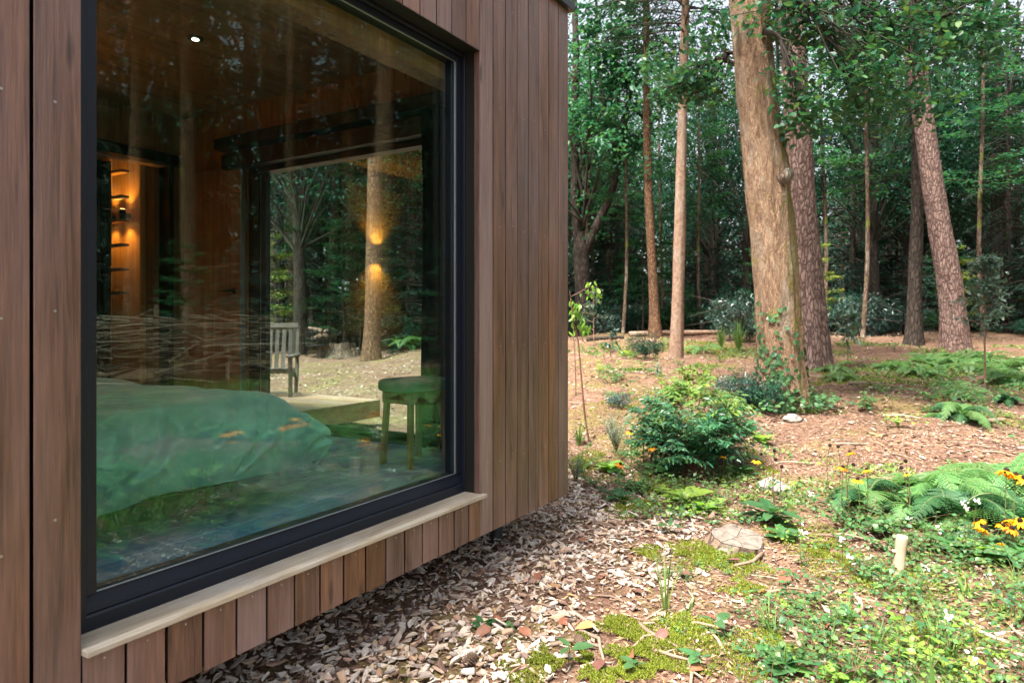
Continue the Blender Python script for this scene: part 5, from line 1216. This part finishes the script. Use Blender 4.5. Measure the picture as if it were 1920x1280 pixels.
for hx, hy, gy in ((1455, 862, 960), (1452, 845, 950), (1427, 852, 930), (1572, 838, 940), (1556, 836, 930), (1698, 865, 985), (1690, 878, 985), (1600, 872, 985), (1466, 875, 965)):
    coneflower('bare dark seed head on a thin brown stem', hx, hy, gy, 1.0, False, None, 0, True, 'bare seed heads', 2)
for k in range(14):          # flowers that only the window shows, mirrored over the duvet
    px, t = ((425, 5.7), (435, 5.75), (545, 6.45), (560, 6.6), (570, 6.7), (540, 6.3), (552, 6.5), (562, 6.75))[k % 8]
    g = mirrored(px + q.normal() * 6, t + q.normal() * .1)
    if in_view(np.array([g.x]), np.array([g.y]), g.z + .3, 25)[0][0]: continue
    tt = thing('coneflower', 'orange coneflower mirrored in the big window over the duvet', 'flower', g, q.uniform(0, 6), 'coneflowers mirrored in the window')
    mb = MB(); h = q.uniform(.38, .48); mb.tube([(0, 0, 0), (.02, 0, h * .5), (0, 0, h)], .003, 5, 0, False); link('stem', mb.mesh('stem', M['stem']), tt); hd = link('flower_head', FP[k % 3][1], tt); hd.location = (0, 0, h); hd.scale = (1.5,) * 3; link('petals', FP[k % 3][0], hd)
# ---- small white flowers on thin stems
def white_flower(label, hx, hy, gy, gx=None, group=None):
    g = on_ground(gx or hx, gy); h = at(hx, hy, depth_of(g)); e = np.array(h - g); t = thing('white_flower', label, 'flower', g, 0, group); mb, fb = MB(), MB(); Q = catmull([np.zeros(3), e * .5 + q.normal(size=3) * .03, e], 8); mb.tube(Q, np.linspace(.0022, .0012, 8), 4, 1, False)
    n = 8; v = q.integers(1, 7, n); a = q.uniform(0, 6.28, n); mb.leaves(Q[v], np.stack([np.cos(a), np.sin(a), .1 + 0 * a], 1), np.array([0, 0, 1.]) + q.normal(size=(n, 3)) * .3, q.uniform(.02, .04, n), q.uniform(.012, .024, n), 0, .1, 8, .2)
    link('stem', mb.mesh('stem', [M['weed'], M['stem']]), t); n = 9; fb.leaves(e + q.normal(size=(n, 3)) * .009, rand_dirs(n, q), rand_dirs(n, q), q.uniform(.014, .022, n), q.uniform(.010, .015, n), 0, .1, 8, .2); link('petals', fb.mesh('petals', M['whitepetal']), t)
for hx, hy, gy, lab in ((1806, 944, 1040, 'white flower spike against the dark fern, upper one'), (1832, 939, 1045, 'white flower against the dark fern, rightmost of two'), (1702, 968, 1060, 'white flower on a thin stem left of the cut stick'), (1761, 992, 1060, 'white flower just right above the cut stick'), (1735, 1063, 1130, 'white flower right of the foot of the cut stick'), (1594, 1045, 1110, 'white flower left of the cut stick'), (1579, 1010, 1080, 'faint white flower above the left weeds'), (1776, 1153, 1215, 'white flower among the creeping weeds, right'), (1506, 996, 1060, 'small white flower left of the weed bed'),
                        (1827, 1232, 1290, 'white flower near the bottom right corner'), (1876, 1190, 1240, 'white flower near the right edge among weeds'), (1522, 925, 1000, 'white flower behind the sawn stump'), (1812, 950, 1045, 'white flower against the dark fern, lower one'), (1853, 1081, 1140, 'small white flower below the orange cluster')):
    white_flower(lab, hx, hy, gy)
# ---- saplings
def sapling_yellow():
    t = thing('yellow_leaf_sapling', 'thin leaning sapling with hanging yellow green leaves beside the cabin corner', 'sapling'); g = on_ground(1106, 828); t.location = g; d = depth_of(g); b = np.array(g); mb, fb = MB(), MB(); W_ = lambda px, py: np.array(at(px, py, d)) - b
    Q = catmull([W_(1106, 832), W_(1098, 790), W_(1091, 720), W_(1084, 640), W_(1075, 600), W_(1070, 560)], 30); mb.tube(Q, np.linspace(.012, .004, 30), 7)
    K = catmull([W_(1070, 556), W_(1085, 549), W_(1100, 540), W_(1115, 537), W_(1124, 541)], 12); mb.tube(K, np.linspace(.004, .002, 12), 5)
    K2 = catmull([W_(1094, 640), W_(1076, 590), W_(1068, 545)], 8); mb.tube(K2, np.linspace(.004, .002, 8), 5)
    for cx_, cy_, n in ((1079, 572, 14), (1084, 590, 12), (1097, 615, 22), (1080, 580, 8), (1107, 540, 10), (1120, 542, 6), (1073, 610, 5), (1092, 605, 8)):
        pos = W_(cx_, cy_) + q.normal(size=(n, 3)) * np.array([.035, .035, .04]); dd = rand_dirs(n, q) * .6 + np.array([0, 0, -.9]); fb.leaves(pos, dd, rand_dirs(n, q), q.uniform(.05, .085, n), q.uniform(.025, .04, n), 0, .15, 8, .2)
    link('stem', mb.mesh('stem', M['stem_red'], True), t); link('foliage', fb.mesh('foliage', M['lime']), t)
    t2 = thing('bare_sapling', 'bare reddish stem left of the yellow leaved sapling', 'sapling'); g = on_ground(1080, 740); t2.location = g; b2 = np.array(g); d2 = depth_of(g); mb = MB(); mb.tube(catmull([np.array(at(px, py, d2)) - b2 for px, py in ((1080, 744), (1079, 690), (1076, 640), (1074, 590))], 12), np.linspace(.007, .003, 12), 6); link('stem', mb.mesh('stem', M['stem_red'], True), t2)
sapling_yellow()
def leafy_sapling(name, label, px, py, top, t_crown, mat, n, L, W, w, stem_r=.012, cat='sapling'):
    t = thing(name, label, cat); g = on_ground(px, py); t.location = g; d = depth_of(g); k = d / 1280; H = (py - top) * k; c0 = (py - t_crown) * k; mb, fb = MB(), MB(); mb.tube(catmull([(0, 0, -.03), (.01, .005, H * .4), (-.015, 0, H * .75), (0, 0, H)], 20), np.linspace(stem_r, .004, 20), 7)
    wr = w * k; nb = n // 12
    for j in range(nb):
        a = q.uniform(0, 6.28); z = c0 + (H - c0) * q.random(); u = (z - c0) / (H - c0); ln = wr * (1.05 - .65 * u) * q.uniform(.5, 1.1); e = np.array([np.cos(a) * ln, np.sin(a) * ln, z + .25 * ln]); s = np.array([0, 0, z]); mb.tube([s, (s + e) / 2 + np.array([0, 0, .02]), e], [.005, .004, .002], 4, 0, False)
        v = q.uniform(.3, 1.05, 12); pos = s + (e - s) * v[:, None] + q.normal(size=(12, 3)) * .03; fb.leaves(pos, rand_dirs(12, q) + (e - s) / ln * .5, rand_dirs(12, q) * .6 + np.array([0, 0, 1.]), L * q.uniform(.7, 1.2, 12), W * q.uniform(.7, 1.2, 12), 0, .15, 8, .15)
    link('trunk', mb.mesh('trunk', M['bark_spruce'], True), t); link('crown', fb.mesh('crown', M[mat]), t)
leafy_sapling('holly_sapling', 'grey green holly sapling on a thin pale stem at the right', 1847, 732, 490, 622, 'holly', 1000, .075, .04, 52, .016)
leafy_sapling('rhododendron_seedling', 'young plant with long pale leaves right of the straight pink pine', 1590, 690, 595, 660, 'holly', 84, .22, .06, 34, .01)
leafy_sapling('evergreen_seedling', 'pale green young sapling behind the yellow leaved sapling', 1113, 650, 545, 620, 'holly', 160, .12, .05, 32, .012)
leafy_sapling('twiggy_seedling', 'thin twiggy seedling with pale leaves above the green bush', 1240, 740, 690, 705, 'silver', 36, .08, .035, 22, .006)
leafy_sapling('yellow_shrub', 'yellow green bramble shoots on the litter behind the green bush', 1300, 735, 690, 730, 'leaf_nand_new', 150, .09, .05, 50, .006, 'shrub')
leafy_sapling('evergreen_seedling', 'small dark seedling on the litter left of the mossy stone', 1145, 668, 620, 660, 'rhodo', 84, .12, .05, 24, .008)
# ================================================================== stumps, stones, logs, cones
M['stump_top'] = plain_mat('weathered cut wood', (.145, .118, .098), .8, .2, 0, .55, 22, .5)
M['cut_wood'] = plain_mat('peeled pale wood', (.33, .25, .175), .75, .2, 0, .22, 18, .4)
M['stone'] = plain_mat('pale stone', (.22, .20, .175), .8, .2, 0, .15, 6, .4)
def stump(label, px, py, Rr, h, seed, cracks=True, tilt=(0, 0), bark='bark_mossy', name='tree_stump'):
    qq = np.random.default_rng(seed); t = thing(name, label, 'stump'); place(t, px, py, .4, 1, .03); t.rotation_euler = (tilt[0], tilt[1], .4); k = 56; a = np.arange(k) * 6.283 / k
    rim = Rr * (1 + .14 * fbm(np.cos(a) * 1.6, np.sin(a) * 1.6, seed) + .04 * np.cos(a * 5)); zt = h + .12 * h * fbm(np.cos(a) * 1.2, np.sin(a) * 1.2, seed + 3)
    mb = MB(); rings = []
    for u, f in ((0, 1.45), (.3, 1.16), (.7, 1.03), (.97, 1.0), (1, .985)): rings.append(np.stack([np.cos(a) * rim * f, np.sin(a) * rim * f, zt * u], 1))
    V = np.concatenate(rings); i = np.arange(4)[:, None] * k; j = np.arange(k)[None]; mb.add(V, np.stack([i + j, i + (j + 1) % k, i + k + (j + 1) % k, i + k + j], -1).reshape(-1, 4)); link('bark', mb.mesh('bark', M[bark], True), t)
    # the sawn top: wedges parted by deep radial cracks
    nw = 6 if cracks else 1; cuts = np.sort((np.arange(nw) + qq.uniform(-.42, .42, nw)) * 6.283 / nw)
    for w in range(nw):
        a0, a1 = cuts[w], cuts[(w + 1) % nw] + (6.283 if w == nw - 1 else 0); g_ = .012 if cracks else 0; aa = np.linspace(a0 + g_, a1 - g_, 9); rr = np.interp(aa % 6.283, a, rim, period=6.283) * .97; zz = np.interp(aa % 6.283, a, zt, period=6.283) + .003
        c = np.array([[.02 * Rr * np.cos((a0 + a1) / 2), .02 * Rr * np.sin((a0 + a1) / 2), h * 1.0]]); P = np.concatenate([c, np.stack([np.cos(aa) * rr, np.sin(aa) * rr, zz], 1)]); m = len(P); B = P.copy(); B[:, 2] -= .05
        mb = MB(); mb.add(np.concatenate([P, B]), np.array([(0, x_, x_ + 1) for x_ in range(1, m - 1)])); mb.F.append((np.array([(0, m, m + 1, 1), (0, m - 1, 2 * m - 1, m)]), 0)); link('top_wedge', mb.mesh('top_wedge', M['stump_top']), t)
    return t
stump('low sawn stump with cracked grey top in front of the blue green weed', 1378, 1022, .165, .085, 3, tilt=(.10, -.10))
t_ = stump('sawn grey stump beside the fire basket behind the deck', 640, 668, .38, .38, 5); stump('small cut log end left of the grey stump', 606, 668, .16, .3, 6, False); stump('small cut log end right of the grey stump', 664, 668, .15, .26, 7, False)
def cut_stick():
    t = thing('cut_stake', 'short pale cut stake leaning out of the ground', 'stake'); g = on_ground(1682, 1085); t.location = g; d = depth_of(g); e = np.array(at(1692, 1003, d) - g); mb = MB(); wob = lambda a, u, P: 1 + .10 * fbm(np.cos(a) * 2, np.sin(a) * 2, u * 5, seed=3); mb.tube(catmull([e * -.15, e * .25, e * .6, e], 14), [.034, .033, .031, .030, .030, .031, .029, .029, .029, .028, .029, .030, .029, .027], 18, 0, True, wob); link('trunk', mb.mesh('trunk', M['cut_wood'], True), t)
    mb = MB(); p = e * .62; mb.tube([p, p + np.array([-CY, CX, .1]) * .045], [.013, .009], 8); link('knot', mb.mesh('knot', M['cut_wood'], True), t)
cut_stick()
def stone(label, px, py, s, mat, seed, sq=(1, .8, .55), cat='stone', name='stone'):
    bm = bmesh.new(); bmesh.ops.create_icosphere(bm, subdivisions=3, radius=1)
    for v in bm.verts: c = v.co.copy(); f = 1 + .28 * float(fbm(c.x * 1.5 + seed, c.y * 1.5, c.z * 1.5, seed=seed)); v.co = Vector((c.x * f * sq[0], c.y * f * sq[1], c.z * f * sq[2])) * s
    me = bpy.data.meshes.new(name); bm.to_mesh(me); bm.free(); me.materials.append(M[mat])
    o = tag(link(name, me), label, cat); place(o, px, py, seed, 1, -.3 * s * sq[2]); return o
stone('pale whitish stone on the litter behind the blue green weed', 1446, 918, .12, 'stone', 3); stone('smaller pale stone right beside the whitish one', 1466, 921, .07, 'stone', 4)
stone('yellow mossy stone left of the small dark shrub', 1176, 668, .22, 'moss', 5, (1, .8, .5)); stone('pale chunk of wood on the chips by the path', 1251, 1098, .045, 'cut_wood', 6); stone('pale stone on far litter right of the oak foot', 1487, 788, .10, 'stone', 8)
def log(label, p0, p1, rad, mat='bark_spruce'):
    a, b = on_ground(*p0), on_ground(*p1); t = thing('fallen_log', label, 'log', a); e = np.array(b - a); mb = MB(); mb.tube(catmull([np.array([0, 0, rad]), e * .5 + np.array([0, 0, rad * 1.1]), e + np.array([0, 0, rad])], 20), np.linspace(rad, rad * .7, 20), 12, 0, True, lambda aa, u, P: 1 + .08 * fbm(np.cos(aa) * 2, np.sin(aa) * 2, u * 9, seed=2)); link('trunk', mb.mesh('trunk', M[mat], True), t)
log('long thin fallen log lying across the back edge of the clearing', (1180, 632), (1352, 628), .09); log('short fallen branch on the litter right of the bright fern', (1835, 796), (1885, 792), .03); log('pale fallen branch behind the flowers left of the large fern', (1650, 868), (1695, 885), .014); log('fallen branch on the litter beside the straight pink pine', (1590, 722), (1650, 722), .03)
log('pale fallen branch near the fern bed', (1760, 722), (1800, 724), .035, 'bark_dark'); log('fallen trunk across the wood floor left of the oak', (1100, 640), (1170, 636), .06, 'bark_dark')
def pine_cone(label, px, py):
    t = tag(link('pine_cone', cone_me), label, 'pine cone'); p = on_ground(px, py); t.location = (p.x, p.y, p.z + .02); t.rotation_euler = (1.4, q.uniform(-.3, .3), q.uniform(0, 6)); return t
def cone_mesh():
    mb = MB(); n = 90; i = np.arange(n); a = i * 2.39996; z = (i / n) * .06; rr = .024 * np.sin(np.pi * (.12 + .85 * i / n)) ** .8; pos = np.stack([np.cos(a) * rr * .3, np.sin(a) * rr * .3, z], 1); d = np.stack([np.cos(a), np.sin(a), .5 + 0 * a], 1); mb.leaves(pos, d, np.stack([0 * a, 0 * a, 1 + 0 * a], 1), rr * 1.0 + .004, .014, 0, .2); mb.tube([(0, 0, 0), (0, 0, .055)], [.010, .005], 8); return mb.mesh('pine_cone', M['twig'])
cone_me = cone_mesh(); pine_cone('dark pine cone on the moss beside a seedling', 1088, 1222); pine_cone('pine cone lying in the shade under the cabin edge', 868, 1253)
# fire basket behind the deck
def fire_basket():
    t = thing('fire_basket', 'round black metal fire basket with firewood behind the deck', 'fire basket'); place(t, 596, 668, 0, 1.25)
    for z in (.25, .40, .55):
        mb = MB(); a = np.linspace(0, 6.283, 25); rr = .24 + .05 * (z - .25); mb.tube(np.stack([np.cos(a) * rr, np.sin(a) * rr, 0 * a + z], 1), .012, 6, 0, False); link('ring', mb.mesh('ring', M['black'], True), t)
    mb = MB(); mb.tube([(np.cos(0), 0, 0), (1.2, 0, .4)], .011, 6)
    bar = MB(); bar.tube([(.24, 0, .22), (.27, 0, .62)], .012, 6); me = bar.mesh('bar', M['black'])
    for k in range(16): o = link('bar', me, t); o.rotation_euler = (0, 0, k * 6.283 / 16)
    lg_ = MB(); lg_.tube([(.20, 0, .24), (.26, 0, 0)], .016, 6); me = lg_.mesh('leg', M['black'])
    for k in range(3): o = link('leg', me, t); o.rotation_euler = (0, 0, k * 2.094)
    b = link('bowl', None if False else (lambda m: (m.tube([(0, 0, .22), (0, 0, .25)], [.20, .24], 20), m.mesh('bowl', M['black']))[1])(MB()), t)
    lm_ = MB(); lm_.tube([(-.2, 0, 0), (.2, .02, .03)], .05, 10); me = lm_.mesh('firewood', M['bark_spruce'])
    for k in range(5):
        o = tag(copy_o(me), 'split firewood lying in the black fire basket', 'firewood', 'firewood in the fire basket'); o.location = (t.location.x + q.normal() * .06, t.location.y + q.normal() * .06, t.location.z + .5 + .06 * k); o.rotation_euler = (q.normal() * .3, q.normal() * .3, k * 1.3)
def copy_o(me): return link('firewood', me)
fire_basket()
# ---- dead hedge of stacked branches and weeds that the window mirrors
def dead_hedge():
    t = thing('dead_hedge', 'long heap of stacked dry branches mirrored in the big window', 'hedge'); mb = MB(); qq = np.random.default_rng(91)
    for k in range(520):
        x = qq.uniform(1.0, 17); ln = qq.uniform(.8, 3.2); h = 1.0 * qq.random() ** .8; y = -6.4 + qq.normal() * .35 * (1.1 - .6 * h); a = qq.normal() * .22; tz = qq.normal() * .12
        P = np.array([x, y, gz(x, y) + h]) + np.linspace(-.5, .5, 5)[:, None] * ln * np.array([np.cos(a), np.sin(a), tz]) + qq.normal(size=(5, 3)) * .03
        mb.tube(P, np.linspace(.022, .006, 5) * qq.uniform(.5, 1.3), 5, 0, False)
    for k in range(160):
        x = qq.uniform(1.0, 17); y = -6.4 + qq.normal() * .5; d = rand_dirs(1, qq)[0]; d[2] = abs(d[2]); b = np.array([x, y, gz(x, y) + qq.uniform(0, .7)]); mb.tube([b, b + d * .4 + qq.normal(size=3) * .06, b + d * .8], [.010, .007, .003], 4, 0, False)
    link('branches', mb.mesh('branches', M['stick']), t, 'stuff')
    st_ = MB(); st_.tube([(0, 0, -.2), (0, 0, 1.25)], [.035, .03], 8); me = st_.mesh('stake', M['bark_spruce'])
    for x in np.arange(1.5, 17, 2.6):
        for s in (-.42, .42): o = link('stake', me, t); o.location = (x, -6.4 + s, gz(x, -6.4 + s))
dead_hedge()
def mirror_weeds():
    n = 0
    for k in range(50):
        x, y = q.uniform(1.2, 9), q.uniform(-5.6, .6)
        if in_view(np.array([x]), np.array([y]), 0, 30)[0][0]: continue
        o = tag(link('weed', CR[q.integers(6)]), 'green weed mirrored in the lower half of the big window', 'weed', 'weeds mirrored in the window'); o.location = (x, y, gz(x, y)); o.rotation_euler = (0, 0, q.uniform(0, 6.28)); o.scale = (q.uniform(1.6, 2.6),) * 3
    for k in range(26):
        x, y = q.uniform(1.5, 9), q.uniform(-5.5, -1.2); 
        if in_view(np.array([x]), np.array([y]), 0, 80)[0][0]: continue
        t = thing('fern', 'fern mirrored in the lower half of the big window', 'fern', (x, y, gz(x, y)), q.uniform(0, 6), 'ferns mirrored in the window', q.uniform(.8, 1.2))
        for j in range(9): o = link('frond', FRF[j % 2], t); o.rotation_euler = (q.normal() * .15, q.uniform(-.3, .1), j * .7)
    mb = MB(); n = 22000; x = q.uniform(.5, 11, n); y = q.uniform(-6.0, .2, n); k = ~in_view(x, y, 0, 60)[0] & (fbm(x * .8, y * .8, seed=5) > -.25); x, y = x[k], y[k]; n = len(x)
    d = rand_dirs(n, q); d[:, 2] = np.abs(d[:, 2]) + .4; mb.leaves(np.stack([x, y, ground_z(x, y)], 1), d, rand_dirs(n, q), q.uniform(.08, .28, n), q.uniform(.01, .035, n), 0, .1)
    o = link('grass', mb.mesh('grass', M['grass']), None, 'stuff'); o['label'] = 'grass mirrored in the lower half of the big window'
mirror_weeds()
